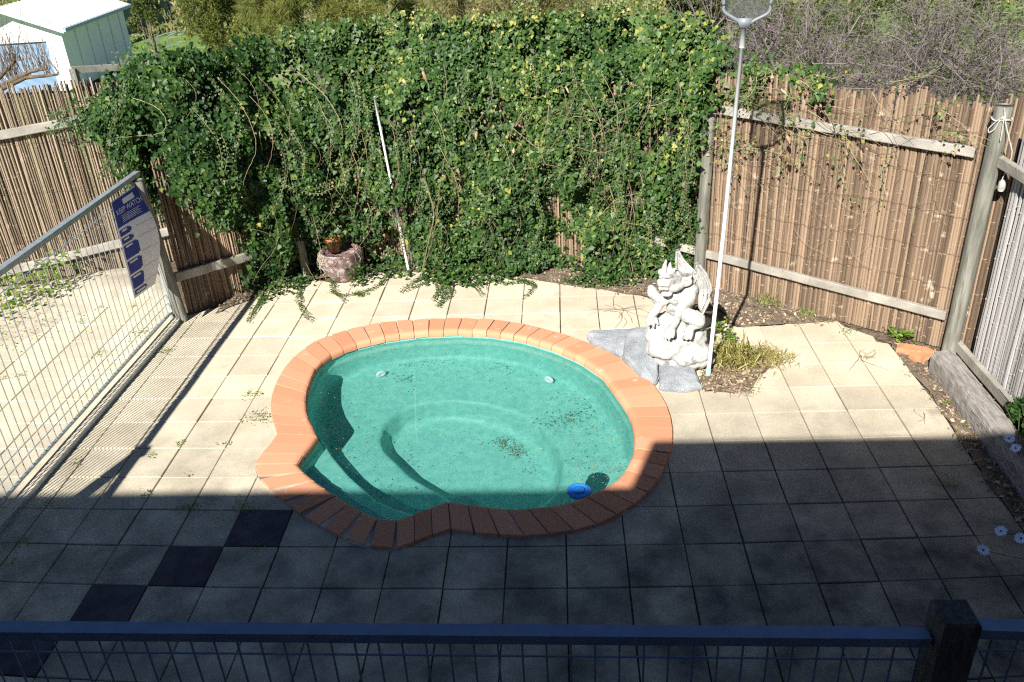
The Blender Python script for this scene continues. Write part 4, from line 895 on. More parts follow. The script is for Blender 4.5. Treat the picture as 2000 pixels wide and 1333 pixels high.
# stray vines over the right fence
for k in range(95):
    x = 1400+480*random.random()**1.5; y = random.uniform(150, 330); pts = []; a = random.uniform(0, 6.28); off = random.uniform(.02, .12)
    for f in range(7): pts.append(onR((x, y), off+.02*math.sin(f*2))); a += random.gauss(0, .6); x += math.cos(a)*22; y += math.sin(a)*16+6
    runner(pts, r=random.uniform(.0015, .0035), leaf=random.choice([0, 0, 0, .035, .04]), gap=.06, nvec=tuple(nrm([nR[0], nR[1], .4])), young=.35)
for k in range(30):
    x = random.uniform(1400, 1800); y = random.uniform(330, 480); pts = []; a = random.uniform(0, 6.28)
    for f in range(6): pts.append(onR((x, y), .015)); a += random.gauss(0, .5); x += math.cos(a)*20; y += math.sin(a)*14+5
    runner(pts, r=.0015, leaf=0)
for k in range(60):
    x = random.uniform(960, 1400); y = random.uniform(190, 500); a = random.choice([random.gauss(-.5, .4), random.gauss(1.5, .4), random.gauss(.2, .5)]); pts = []; st0 = random.uniform(10, 24); o_ = random.uniform(-.05, .06)
    for f in range(8): pts.append(PL((x, y), (0, 1, 0), (0, 4.38+.3*(y-200)/340*(.4+.6*(x < 1200))+o_, 0))); a += random.gauss(0, .3); x += math.cos(a)*st0; y += math.sin(a)*st0
    if max(toPx(np.array(pts))[:, 0]) < 1420: runner(pts, r=random.uniform(.0018, .0045), leaf=random.choice([0, 0, 0, .03]), gap=.05, nvec=tuple(nrm([-.1, -1, .5])))
# thick bare vines
for L, r in (([(1230, 470), (1225, 520), (1262, 570), (1290, 555)], .004), ([(830, 350), (850, 420), (835, 480), (822, 540)], .006), ([(860, 360), (852, 430), (845, 470), (820, 545)], .005), ([(1190, 360), (1205, 420), (1235, 520), (1240, 560)], .006), ([(1000, 250), (1060, 300), (1130, 280), (1230, 240)], .005), ([(580, 140), (640, 190), (670, 250), (670, 275)], .005), ([(610, 420), (625, 480), (640, 540)], .003), ([(560, 430), (590, 500), (620, 560)], .003)):
    runner([PL(q, (0, 1, 0), (0, 4.5+(.0 if q[1] > 300 else .05), 0)) for q in L], r=r, leaf=0)
stm.build('stems', mStem, ivy)
LP, LN, LS, LT = map(np.array, (LP, LN, LS, LT)); leafmesh('runner_leaves', ivyleaves(LP, LN, LS, rng.uniform(-1.2, 1.2, len(LP))), 4, LT, mIvy, ivy, IVYF)
# shoots sticking out over the top
sh = MB(); LP, LN, LS, LT = [], [], [], []; stm = sh
for (x, y, n, hgt) in ((262, 130, 6, .55), (560, 65, 5, .25), (760, 42, 8, .3), (820, 30, 8, .3), (1040, 15, 10, .35), (1200, 10, 12, .4), (1270, 15, 10, .35), (1340, 35, 10, .3), (480, 80, 5, .2), (640, 50, 6, .2), (950, 25, 6, .25), (1120, 15, 8, .3), (1500, 120, 5, .15), (1590, 140, 6, .15)):
    for k in range(n):
        p = PL((x+random.gauss(0, 14), y+25), (0, 1, 0), (0, 4.9, 0)) if x > 300 else onL((x+random.gauss(0, 5), y+20), .1)
        if x > 1450: p = onR((x+random.gauss(0, 14), y+30), .02)
        d_ = nrm([random.gauss(0, .3), random.gauss(-.1, .2), 1]); L_ = hgt*random.uniform(.4, 1)
        runner([p, p+d_*L_*.5, p+d_*L_+np.array([random.gauss(0, .05), 0, -.03])], leaf=.045, gap=.03, nvec=tuple(nrm([random.gauss(0, .4), -1, .6])), young=.4)
sh.build('shoots', mStem, ivy); LP, LN, LS, LT = map(np.array, (LP, LN, LS, LT)); leafmesh('shoot_leaves', ivyleaves(LP, LN, LS, rng.uniform(-1.2, 1.2, len(LP))), 4, LT, mIvy, ivy, IVYF)
# seed pods hanging in the vine
for (x, y) in ((790, 160), (830, 150), (930, 265), (918, 215), (1108, 175), (1180, 192), (1532, 180),  (1540, 272), (1683, 305), (1440, 330), (1540, 310), (1862, 300), (1003, 295), (1175, 100), (985, 190)):
    p = onR((x, y), .13) if x > 1400 else PL((x, y), (0, 1, 0), (0, 4.42, 0)); r = random.uniform(.011, .021); b = MB(); ln = random.uniform(.7, 1.1); tw = rng.normal(0, .012, 3)
    b.tube([p+[0, 0, .05*ln]+tw, p+[0, 0, .03*ln]+tw, p, p-[0, 0, .028*ln]-tw*.6, p-[0, 0, .045*ln]-tw], [.003, r*.7, r, r*.6, .003], 8)
    b.build('seed_pod', mat('pod', (.26, .16, .08), (.5, .38, .24), attr='t', rough=.6), ivy, True)

# ================================================================== SLEEPER, BRICKS, SMALL PLANTS
A = G(1835, 722, .06); Bp = np.array([6.93, -.9, .10]); sl_ = MB()
A = np.array([6.98, 2.22, .11]); d_ = nrm(Bp-A); K = 60; V = []; 
sx = nrm(np.cross(d_, [0, 0, 1])); 
prof = [(-1, -1), (-1.02, -.3), (-.98, .55), (-.8, .95), (-.3, 1.04), (.3, 1.0), (.82, .93), (1, .5), (1.02, -.3), (1, -1)]
for k in range(K+1):
    c = A+(Bp-A)*k/K
    for x, y in prof:
        p = c+sx*x*.105+np.array([0, 0, y*.105]); crack = -.012*max(0, mnoise.noise(Vector((x*4+1, y*3, k*.08)))*2)
        V.append(p+np.array([sx[0]*x, sx[1]*x, y])*(crack+.006*fbm(p[0], p[1], p[2], 14)))
n_ = len(prof); F = [(k*n_+i, k*n_+(i+1) % n_, (k+1)*n_+(i+1) % n_, (k+1)*n_+i) for k in range(K) for i in range(n_)]+[tuple(range(n_))[::-1], tuple(range(K*n_, K*n_+n_))]
sl_.add(V, F); o = sl_.build('timber_sleeper', mat('old_sleeper', (.20, .18, .165), (.36, .335, .31), 5, .9, 1., stretch=(9, 1, 9), c3=(.09, .08, .07), s3=5, f3=.4, bscale=14)); tag(o, 'old grey hardwood sleeper with split grain along the garden edge', 'sleeper')
for px, rot, lab in (((1800, 700), .5, 'orange brick half buried at the end of the sleeper'), ((1775, 690), -.5, 'broken orange brick lying against the bamboo fence foot')):
    p = G(*px); b = MB(); c, s = math.cos(rot), math.sin(rot); b.box((p[0], p[1], .03), (.22, .12, .07), ((c, s, .05), (-s, c, 0), (-.05*c, -.05*s, 1)), taper=.06); o = b.build('brick', mat('orange_brick', (.5, .2, .1), (.62, .3, .17), 12, .85, .6)); tag(o, lab, 'brick')
def tuft(name, label, cat, px, n, L, w, spread, mt, r=.12, z=0., bend=.5, world=None, group=None):
    c = G(*px) if world is None else np.array(world, float); P = c+np.c_[rng.normal(0, r, (n, 2)), np.full(n, z)]
    D = np.c_[rng.normal(0, spread, (n, 2)), np.ones(n)]; V = bladeleaves(P, D, rng.uniform(*L, n), rng.uniform(*w, n), bend)
    V[..., 2] = np.maximum(V[..., 2], .005); o = leafmesh(name, V, 3, rng.random(n), mt, None, BLF); return tag(o, label, cat, group)
mGrass = leafmat('strappy', [(0, (.12, .15, .03)), (.4, (.28, .27, .07)), (.75, (.42, .36, .15)), (1, (.30, .2, .09))], .5, .3, .25)
tuft('strappy_plant', 'yellowing strap leaved clump spilling onto the pavers right of the pole', 'plant', (1430, 705), 620, (.12, .34), (.006, .013), .75, mGrass, .10)
tuft('strappy_plant', 'low straw coloured clump creeping over the paving, right side of the pole bed', 'plant', (1495, 700), 420, (.06, .18), (.004, .010), 1.1, mGrass, .11)
mG2 = leafmat('fresh_grass', [(0, (.12, .2, .04)), (.6, (.22, .3, .07)), (1, (.38, .36, .15))], .5, .3, .3)
tuft('grass_tuft', 'green grass tuft under the bamboo fence behind the pole', 'grass tuft', (1500, 592), 160, (.08, .26), (.003, .006), .4, mG2, .07)
tuft('grass_tuft', 'small green weedy tuft at the bed corner below the bamboo fence', 'grass tuft', (1580, 615), 120, (.05, .12), (.005, .01), .6, mG2, .05)
# broad leaf weeds
def weed(px, n, h, sz, label, name='weed', group='weeds growing in the paving joints', r=.03, mt=None, cat='weed', world=None):
    c = G(*px) if world is None else np.array(world, float)
    P = c+np.c_[rng.normal(0, r, (n, 2)), rng.uniform(.005, h, n)]; nv = rng.normal(0, .5, (n, 3)); nv[:, 2] += 1
    o = leafmesh(name, ivyleaves(P, nv, rng.uniform(*sz, n), rng.uniform(0, 6.28, n)), 4, rng.random(n)*(.8 if mt else 1), mt or mYoung, None, IVYF); return tag(o, label, cat, group)
WD = [((495, 772), 60, 'weed'), ((503, 818), 90, 'weed'), ((325, 688), 50, ''), ((355, 628), 60, ''), ((350, 870), 20, ''), ((295, 890), 14, ''), ((150, 905), 24, ''), ((88, 987), 60, ''), ((35, 1060), 60, ''), ((378, 992), 40, ''), ((470, 998), 110, ''), ((355, 990), 30, ''), ((440, 868), 14, ''), ((275, 650), 60, ''), ((192, 694), 40, ''), ((370, 930), 12, ''), ((287, 968), 20, ''), ((505, 1067), 16, ''), ((1655, 650), 40, ''), ((1850, 945), 60, ''), ((1465, 765), 30, ''), ((25, 1100), 20, ''), ((1005, 640), 10, ''), ((40, 735), 30, ''), ((260, 600), 30, ''), ((200, 600), 30, ''), ((160, 630), 30, ''), ((8, 740), 20, '')]
WL = ['weed between two pavers left of the step bay', 'larger weed patch left of the pool beside the outer coping corner', 'weed in the striped shadow of the wire fence', 'weed at the foot of the round fence post', 'tiny sprig in a joint above the post shadow tip', 'tiny sprig beside the tip of the post shadow', 'sprig inside the striped shadow near the kerb', 'sprawling weed beside the kerb at the shade edge', 'weed in the shaded joint near the left frame edge', 'small weed in the shade just left of the largest shaded weed', 'largest shaded weed, growing over the charcoal paver corner', 'faint weed on the joint at the shade edge', 'tiny sprig in the joint left of the bay corner', 'weed seen through the wire fence near its far end', 'weed seen through the middle of the wire fence', 'speck of weed left of the lowest coping bricks in sun', 'sprig in the joint close to the shade edge', 'speck of weed below the charcoal paver', 'weed in the far right paver joint under the bamboo', 'dark weed in the wide shaded joint near the sleeper', 'dry sprig at the corner of the pole bed', 'sprig in the leftmost shaded joint', 'speck of weed beyond the coping', 'weed behind the wire fence at the left frame edge', 'weed on the sand near the sign foot', 'weed on the sand left of the sign', 'weed on the sandy edge behind the wires', 'sprig at the far left paver joint']
for (px, n, _), lab in zip(WD, WL): weed(px, n, .015+.0003*n, (.008, .02), lab, r=.018+.0006*n)
mHerb = mYoung
weed((700, 556), 150, .26, (.025, .045), 'ivy spray climbing the front right of the maroon planter', 'ivy_spray', None, .07, mt=mIvy, cat='climbing plant'); weed((655, 522), 120, .16, (.02, .045), 'ivy sprig lying over the terracotta pot rim', 'ivy_spray', None, .06, mt=mIvy, cat='climbing plant', world=tc_+[0, -.08, .08])
weed((1400, 660), 90, .22, (.025, .05), 'leafy green herb beside the gargoyle behind the white pole', 'leafy_herb', None, .06, cat='herb')
weed((1425, 680), 60, .18, (.02, .045), 'bright green sprig in the bed right of the white pole', 'leafy_herb', None, .04, cat='herb')
weed((1765, 665), 40, .12, (.04, .07), 'broad leaved green weed at the bamboo fence foot near the leaning post', 'leafy_herb', None, .04, cat='herb')
weed((1740, 655), 60, .1, (.02, .035), 'small dark herb at the bamboo foot left of the broad leaved weed', 'leafy_herb', None, .04, cat='herb')
weed((1848, 790), 25, .05, (.012, .02), 'small sprout in the litter halfway along the sleeper', r=.02); weed((1885, 838), 20, .05, (.012, .02), 'small sprout in the litter by the shade edge at the sleeper', r=.02)
weed((30, 600), 260, .35, (.03, .07), 'green seedlings against the left bamboo fence foot', 'leafy_herb', None, .22, cat='herb'); weed((115, 570), 160, .45, (.03, .08), 'yellow green shrubby weed growing up the left bamboo fence', 'leafy_herb', None, .14, cat='herb')
weed((30, 640), 240, .06, (.015, .03), 'creeping weeds along the sandy paver edge at far left', 'leafy_herb', None, .28, cat='herb')
# dry twigs on the paving
def twig(name, px, n, lab, L=(.08, .3), z=.012):
    c = G(*px, z); b = MB()
    for k in range(n):
        a = random.uniform(0, 6.28); p = c+np.array([random.gauss(0, .03), random.gauss(0, .03), 0]); pts = [p]; st_ = random.uniform(*L)/6
        for f in range(6): a += random.gauss(0, .3); p = p+np.array([math.cos(a)*st_, math.sin(a)*st_, random.gauss(0, .003)]); p[2] = max(.004, p[2]); pts.append(p)
        b.tube(pts, np.linspace(.0028, .001, 7), 4)
    tag(b.build(name, mat('dead_twig', (.16, .10, .07), (.34, .24, .19), attr='t', rough=.9)), lab, 'twigs')
twig('dry_twigs', (1685, 698), 12, 'bunch of dry twigs lying on the sunlit pavers at right'); twig('dry_twigs', (1215, 605), 14, 'dry vine twigs on the paving left of the gargoyle', (.2, .6)); twig('dry_twigs', (1440, 760), 30, 'dead twiggy growth at the foot of the pole bed', (.05, .2)); twig('dry_twigs', (1790, 805), 2, 'two thin dry twigs near the sleeper', (.1, .25)); twig('dry_twigs', (700, 520), 26, 'dead stalks hanging round the maroon planter', (.1, .35), .1)
# daisies at lower right
mPet = mat('petal', (.74, .74, .9), (.85, .85, .95), attr='t', rough=.6); mEye = mat('daisy_eye', (.05, .05, .16))
db = thing('daisy_bush', 'dark leafy daisy bush at the right frame edge beside the sleeper', 'shrub', (7.1, .6, 0))
P = []; 
for cx, cy, cz, r, k in ((7.12, .75, .35, .17, 700), (7.1, .2, .3, .2, 900), (7.15, -.4, .35, .25, 900), (7.16, 1.15, .25, .12, 350)):
    v = rng.normal(0, 1, (k, 3)); v /= np.linalg.norm(v, axis=1)[:, None]; P.append(np.array([cx, cy, cz])+v*(r*rng.random((k, 1))**.4))
P = np.concatenate(P); nv = rng.normal(0, .6, P.shape); nv[:, 2] += 1
leafmesh('leaves', ivyleaves(P, nv, rng.uniform(.025, .06, len(P)), rng.uniform(0, 6.28, len(P))), 4, rng.random(len(P))*.8, mIvy, db, IVYF)
b = MB()
for k in range(40): p = np.array([7.1+random.gauss(0, .05), random.uniform(-.5, 1.2), 0]); b.tube([p, p+[random.gauss(0, .05), random.gauss(0, .05), .2], p+[random.gauss(0, .1), random.gauss(0, .1), .4]], .003, 4)
b.build('stems', mat('green_stem', (.07, .11, .04)), db)
for (x, y, z, lab) in ((1971, 857, .42, 'uppermost lilac daisy in front of the sleeper'), (1984, 876, .40, 'lilac daisy just below the uppermost one'), (1955, 1038, .42, 'small lilac daisy seen edge on over the shaded pavers'), (1994, 1052, .42, 'lilac daisy cut by the right frame edge'), (1920, 1075, .40, 'lowest lilac daisy, facing left over the dark pavers')):
    c = G(x, y, z); f = thing('daisy', lab, 'flower', tuple(c), 'lilac daisies at the lower right'); nv = nrm([random.gauss(-.3, .2), random.gauss(-.3, .2), 1]); u = nrm(np.cross(nv, [0, 1, 0])); w = np.cross(nv, u); pb = MB(); R_ = .040
    for k in range(14):
        a = 2*math.pi*k/14+random.gauss(0, .05); d_ = u*math.cos(a)+w*math.sin(a); e_ = np.cross(nv, d_)
        pb.add([c+d_*.005-e_*.002, c+d_*.005+e_*.002, c+d_*R_*.7+e_*.0068+nv*.006, c+d_*R_+nv*.004, c+d_*R_*.7-e_*.0068+nv*.006], [(0, 1, 2, 3, 4)])
    pb.build('petals', mPet, f); eb = MB(); eb.tube([c-nv*.002, c+nv*.004, c+nv*.007], [.006, .006, .004], 10); eb.build('flower_centre', mEye, f)
    sb = MB(); q = np.array([max(c[0], 7.02) if y > 900 else 7.08, c[1]+.02, .12]); sb.tube([c-nv*.002, (c+q)/2-[0, 0, .0], q], .0022, 5); sb.build('stalk', mat('green_stem', (.07, .11, .04)), f)

# ================================================================== BEYOND THE FENCE
def cloud_tree(name, label, cat, base, blobs, n, L, w, mt, trunk, nb=7, spread=.9, group=None, tuftn=7, bend=.12):
    """foliage of small needle tufts filling uneven blobs; trunk with limbs"""
    base = np.array(base, float); o = thing(name, label, cat, tuple(base), group); b = MB()
    top = np.mean([bl[0] for bl in blobs], 0)
    b.tube([base, base+(top-base)*.35+[.05, 0, 0], base+(top-base)*.7, top], [trunk, trunk*.8, trunk*.5, trunk*.2], 9)
    for c, r in blobs:
        s_ = base+(top-base)*random.uniform(.25, .6); c = np.array(c); b.tube([s_, (s_+c)/2+rng.normal(0, .1, 3), c], [trunk*.45, trunk*.3, trunk*.1], 6)
    b.build('trunk', mat('bark', (.12, .09, .07), (.24, .19, .15), 9, .9, .6), o)
    P = []; D = []; T_ = []
    tot = sum(np.prod(np.broadcast_to(r, 3)) for c, r in blobs)**1
    for c, r in blobs:
        r = np.broadcast_to(np.array(r, float), 3); k = max(10, int(n*np.prod(r)/tot)); v = rng.normal(0, 1, (k, 3)); v /= np.linalg.norm(v, axis=1)[:, None]
        rad = rng.random((k, 1))**.35; q = v*rad; keep = np.array([mnoise.noise(Vector((np.array(c)+a*r)*2.2))*1.0 > -.05 for a in q]); q = q[keep]; v = v[keep]
        P.append(np.array(c)+q*r*1.05); D.append(v+rng.normal(0, .35, v.shape)+[0, 0, .25]); T_.append(np.full(len(q), random.random()*.35))
    P = np.concatenate(P); D = np.concatenate(D); T_ = np.concatenate(T_); N = len(P)
    P = np.repeat(P, tuftn, 0); D = np.repeat(D/np.linalg.norm(D, axis=1)[:, None], tuftn, 0)+rng.normal(0, spread*.6, (N*tuftn, 3)); T_ = np.clip(np.repeat(T_+rng.random(N)*.45, tuftn)+rng.random(N*tuftn)*.2, 0, 1)
    leafmesh('crown', bladeleaves(P, D, rng.uniform(*L, len(P)), rng.uniform(*w, len(P)), bend), 3, T_, mt, o, BLF); return o
mNeed = leafmat('olive_needles', [(0, (.05, .07, .015)), (.5, (.15, .18, .04)), (1, (.32, .31, .09))], .55, .3, .25)
mNeed2 = leafmat('tan_needles', [(0, (.08, .09, .03)), (.5, (.2, .19, .07)), (1, (.36, .31, .15))], .55, .3, .25)
mBush = leafmat('bush_green', [(0, (.05, .075, .02)), (.5, (.11, .15, .04)), (1, (.22, .24, .08))], .5, .3, .3)
def at_(px, y): return PL(px, (0, 1, 0), (0, y, 0))
def bl(px, y, r): return (tuple(at_(px, y)), r)
c = at_((430, 60), 15); cloud_tree('bushy_tree', 'round olive green bushy tree right of the lawn', 'tree', (c[0], 15.2, gz(c[0], 15.2)), [bl((400, 20), 15, (.5, .5, .5)), bl((435, 55), 14.8, (.55, .5, .45)), bl((395, 62), 15.2, (.34, .4, .3)), bl((470, 15), 15.3, (.6, .6, .6)), bl((430, -30), 15.3, (.9, .9, .8)), bl((470, 90), 14.6, (.5, .5, .4)), bl((505, 50), 14.9, (.5, .5, .5)), bl((410, 95), 14.7, (.28, .3, .2)), bl((375, 5), 15.1, (.28, .3, .3))], 16000, (.04, .09), (.010, .018), mNeed, .10)
c = at_((640, 40), 11); cloud_tree('needle_tree', 'feathery olive needled tree standing behind the middle of the ivy', 'tree', (c[0], 11.2, gz(c[0], 11.2)), [bl(q, 11+random.uniform(-.4, .5), (random.uniform(.3, .45), .4, random.uniform(.25, .4))) for q in ((545, 40), (600, 10), (650, 35), (700, 10), (740, 45), (590, 75), (780, 5), (520, 85), (560, -20), (640, -30), (720, -35), (800, 40), (670, 70), (500, 10), (540, 5))], 12000, (.09, .2), (.005, .009), mNeed, .12, spread=1.2)
c = at_((1000, 40), 10.5); cloud_tree('needle_tree', 'browner needled tree behind the ivy between the middle and the net', 'tree', (c[0], 10.7, gz(c[0], 10.7)), [bl(q, 10.5+random.uniform(-.4, .4), (random.uniform(.3, .42), .4, random.uniform(.22, .36))) for q in ((860, 20), (910, 0), (960, 30), (1010, 5), (1060, 35), (1110, 20), (930, 60), (1080, 65), (1020, 70), (870, -20), (970, -30), (1050, -30), (1130, 50))], 10000, (.06, .15), (.005, .009), mNeed2, .1, spread=1.2)
c = at_((1330, 30), 7.6); cloud_tree('green_bush', 'yellow green bush behind the net frame', 'shrub', (c[0], 7.7, gz(c[0], 7.7)), [bl(q, 7.6+random.uniform(-.3, .3), (.24, .25, .2)) for q in ((1300, 50), (1350, 30), (1260, 20), (1420, 60), (1390, 10), (1460, 20), (1310, -10), (1440, -20), (1380, 60), (1480, 50), (1350, -20))], 12000, (.025, .055), (.012, .022), mBush, .04)
c = at_((285, 50), 24); cloud_tree('green_bush', 'sparse yellowish bush between the garage and the green metal fence', 'shrub', (c[0], 24.3, gz(c[0], 24.3)), [bl(q, 24, (.26, .3, .24)) for q in ((272, 32), (290, 40), (276, 12), (300, 24), (284, -5), (268, 48))], 3600, (.05, .12), (.015, .03), mBush, .06)
c = at_((250, 60), 21); tuft('dry_grass', 'tall dry grass clump beside the far garage corner', 'grass tuft', (0, 0), 400, (.2, .5), (.01, .02), .3, mat('dry_grass', (.42, .36, .25), (.3, .26, .18), attr='t'), .45, world=(c[0]-.1, 20.6, gz(c[0], 20.6)))
# grey twiggy thicket at the right
def thicket(name, label, pxr, yb, n, seed):
    random.seed(seed); (x0, x1, y0, y1) = pxr; base = at_(((x0+x1)/2, y1), yb); o = thing(name, label, 'shrub', (base[0], yb, gz(base[0], yb)), 'bare grey shrubs behind the right fence')
    b = MB(); tips = []
    def grow(p, d, L_, r, lv):
        pts = [p]; K = 5
        for k in range(K): d = nrm(d+rng.normal(0, .16, 3)+[0, 0, -.04]); p = p+d*L_/K; pts.append(p)
        b.tube(pts, np.linspace(r, r*.5, K+1), 4 if lv else 5, random.random(), cap=False)
        if lv < 3:
            for k in range(random.randint(3, 4) if lv else 7):
                i = random.randint(1, K); grow(pts[i], nrm(d+rng.normal(0, .65, 3)), L_*random.uniform(.45, .75), r*.5, lv+1)
        else: tips.append(pts[-1]); tips.append(pts[2])
    for k in range(n):
        q = at_((random.uniform(x0, x1), random.uniform(y0, y1)), yb+random.uniform(-.6, 1.6))
        s_ = np.array([q[0]+random.gauss(0, .5), q[1]+random.gauss(0, .3), max(gz(q[0], q[1]), q[2]-random.uniform(.6, 1.4))]); grow(s_, nrm(q-s_+rng.normal(0, .5, 3)), random.uniform(.8, 1.3), .0105, 0)
    b.build('branches', mat('grey_twigs', (.10, .078, .08), (.27, .225, .23), attr='t', rough=.9), o)
    T_ = np.array(tips); T_ = T_[rng.random(len(T_)) < .5]; T_ = np.repeat(T_, 2, 0); T_ = T_+rng.normal(0, .07, T_.shape); T_[:, 1] += .12; nv = rng.normal(0, .6, T_.shape); nv[:, 2] += 1
    leafmesh('leaves', ivyleaves(T_, nv, rng.uniform(.018, .04, len(T_)), rng.uniform(0, 6.28, len(T_))), 4, rng.random(len(T_))*.75, mBush, o, IVYF)
thicket('twiggy_shrub', 'bare grey twiggy shrub behind the net and the left half of the right fence', (1400, 1620, 0, 150), 6.3, 46, 3)
thicket('twiggy_shrub', 'bare grey twiggy shrub above the middle of the right bamboo fence', (1600, 1820, -10, 170), 5.9, 50, 4)
thicket('twiggy_shrub', 'bare grey twiggy shrub above the leaning post at the right frame edge', (1800, 2060, -10, 180), 5.4, 50, 5)
for (px, yb, lab, bb) in (((1550, 60), 8.6, 'leafy mass behind the bare shrub near the net', [(1480, 80), (1560, 60), (1620, 90), (1540, 0), (1460, 20), (1640, 20)]), ((1850, 60), 7.9, 'leafy mass behind the bare shrub at far right', [(1720, 60), (1800, 100), (1880, 40), (1960, 110), (1850, 0), (1960, 20), (1740, 0), (2040, 80), (1900, 150), (1760, 140)])):
    c = at_(px, yb); cloud_tree('green_bush', lab, 'shrub', (c[0], yb+.1, gz(c[0], yb)), [bl(q, yb+random.uniform(-.2, .3), (.55, .45, .45)) for q in bb], 9000, (.025, .055), (.010, .02), mBush, .06)
# far scrub on the slope, one mass
P = np.c_[rng.uniform(-70, 70, 52000), 48+34*rng.random(52000)**1.6]; zz = np.array([gz(*p) for p in P])+rng.random(len(P))**2*3.0*np.array([max(.05, .5+fbm(p[0], p[1], 0, .09)) for p in P])
P = P; D = rng.normal(0, .6, (len(P), 3)); D[:, 2] += 1
far = leafmesh('far_scrub', bladeleaves(np.c_[P, zz], D, rng.uniform(.2, .5, len(P)), rng.uniform(.06, .14, len(P)), .1), 3, rng.random(len(P)), mNeed2, None, BLF); tag(far, 'distant dry scrub on the slope beyond the yard', kind='stuff')
# garage
ZG = -2.45
def gp(px, z): return PL(px, (0, 0, 1), (0, 0, z))
cF = gp((150, 176), ZG); cB = gp((256, 118), ZG)
dS = nrm((cB-cF)*[1, 1, 0]); nS = np.array([-dS[1], dS[0], 0]);   # nS points left, along the front
if nS[0] > 0: nS = -nS
LG, WG, HG = 7.5, 3.9, 2.5
gar = thing('garage', 'white fibro garage with pale blue roller door and white metal roof', 'garage', (cF[0], cF[1], ZG))
rise = .78; mWall = mat('garage_wall', (.76, .80, .80), (.80, .83, .83), 2, .8)
c0 = np.array([cF[0], cF[1], ZG])
def gpt(a, s, z): return c0+nS*a+dS*s+np.array([0, 0, z])   # a along front, s depth
b = MB()
dx0, dx1, dh = .66, 3.3, 1.95
for s0 in (0, LG):
    if s0 == 0:
        b.add([gpt(0, 0, 0), gpt(dx0, 0, 0), gpt(dx0, 0, HG), gpt(0, 0, HG)], [(0, 1, 2, 3)]); b.add([gpt(dx1, 0, 0), gpt(WG, 0, 0), gpt(WG, 0, HG), gpt(dx1, 0, HG)], [(0, 1, 2, 3)]); b.add([gpt(dx0, 0, dh), gpt(dx1, 0, dh), gpt(dx1, 0, HG), gpt(dx0, 0, HG)], [(0, 1, 2, 3)]); b.add([gpt(0, 0, HG), gpt(WG, 0, HG), gpt(WG/2, 0, HG+rise)], [(0, 1, 2)])
        b.add([gpt(dx0, 0, 0), gpt(dx0, .12, 0), gpt(dx0, .12, dh), gpt(dx0, 0, dh)], [(0, 1, 2, 3)]); b.add([gpt(dx0, 0, dh), gpt(dx0, .12, dh), gpt(dx1, .12, dh), gpt(dx1, 0, dh)], [(0, 1, 2, 3)])
    else: b.add([gpt(0, LG, 0), gpt(WG, LG, 0), gpt(WG, LG, HG), gpt(WG/2, LG, HG+rise), gpt(0, LG, HG)], [(0, 1, 2, 3, 4)])
b.add([gpt(0, 0, 0), gpt(0, LG, 0), gpt(0, LG, HG), gpt(0, 0, HG)], [(0, 1, 2, 3)]); b.add([gpt(WG, 0, 0), gpt(WG, LG, 0), gpt(WG, LG, HG), gpt(WG, 0, HG)], [(0, 1, 2, 3)])
b.build('wall', mWall, gar)
ns = 5
for k in range(1, ns+1):
    b = MB(); b.beam(gpt(-.012, LG*k/(ns+.6), 0), gpt(-.012, LG*k/(ns+.6), HG), .05, .02, up=tuple(dS))
    b.build('cover_strip', mat('strip_grey', (.58, .63, .65)), gar)
b = MB(); K = 44; V = []
for k in range(K*2+1): z = dh*k/(K*2); V += [gpt(dx0, .10-(.018 if k % 2 else 0), z), gpt(dx1, .10-(.018 if k % 2 else 0), z)]
b.add(V, [(2*k, 2*k+1, 2*k+3, 2*k+2) for k in range(K*2)]); b.build('roller_door', mat('roller_blue', (.17, .27, .40), (.22, .32, .45), 1, .45), gar)
b = MB(); ov, of = .30, .45; eh = HG-.02; sl_r = rise/(WG/2)
for sgn in (0, 1):
    A0 = gpt(-ov if not sgn else WG+ov, -of, HG-ov*sl_r+.06); A1 = gpt(-ov if not sgn else WG+ov, LG+.3, HG-ov*sl_r+.06); R0 = gpt(WG/2, -of, HG+rise+.06); R1 = gpt(WG/2, LG+.3, HG+rise+.06); u = np.array([0, 0, .03])
    NR = 22
    for k in range(NR):
        f0, f1 = k/NR, (k+1)/NR; fm0, fm1 = f0+.1/NR, f0+.3/NR
        a0, a1 = A0+(A1-A0)*f0, A0+(A1-A0)*f1; r0, r1 = R0+(R1-R0)*f0, R0+(R1-R0)*f1; am, rm = A0+(A1-A0)*(f0+.12/NR), R0+(R1-R0)*(f0+.12/NR); h_ = np.array([0, 0, .025])
        b.add([a0, am+h_, a0+(a1-a0)*.3, a1, r1, r0+(r1-r0)*.3, rm+h_, r0], [(0, 1, 6, 7), (1, 2, 5, 6), (2, 3, 4, 5)])
    b.add([A0-u, A1-u, R1-u, R0-u], [(0, 1, 2, 3)])
b.build('roof', mat('white_roof', (.72, .75, .73), (.8, .82, .80), 2, .45), gar)
b = MB(); q = lambda a, z, s=-of: gpt(a, s, z)
b.add([q(-ov, HG-ov*sl_r+.05), q(WG/2, HG+rise+.05), q(WG/2, HG+rise-.13), q(-ov, HG-ov*sl_r-.13)], [(0, 1, 2, 3)]); b.add([q(WG+ov, HG-ov*sl_r+.05), q(WG/2, HG+rise+.05), q(WG/2, HG+rise-.13), q(WG+ov, HG-ov*sl_r-.13)], [(0, 1, 2, 3)])
b.build('bargeboard', mat('barge_blue', (.55, .66, .72)), gar)
b = MB(); b.beam(gpt(-ov-.05, -of, HG-ov*sl_r-.01), gpt(-ov-.05, LG+.3, HG-ov*sl_r-.01), .11, .13); b.build('gutter', mat('gutter_blue', (.34, .43, .48)), gar)
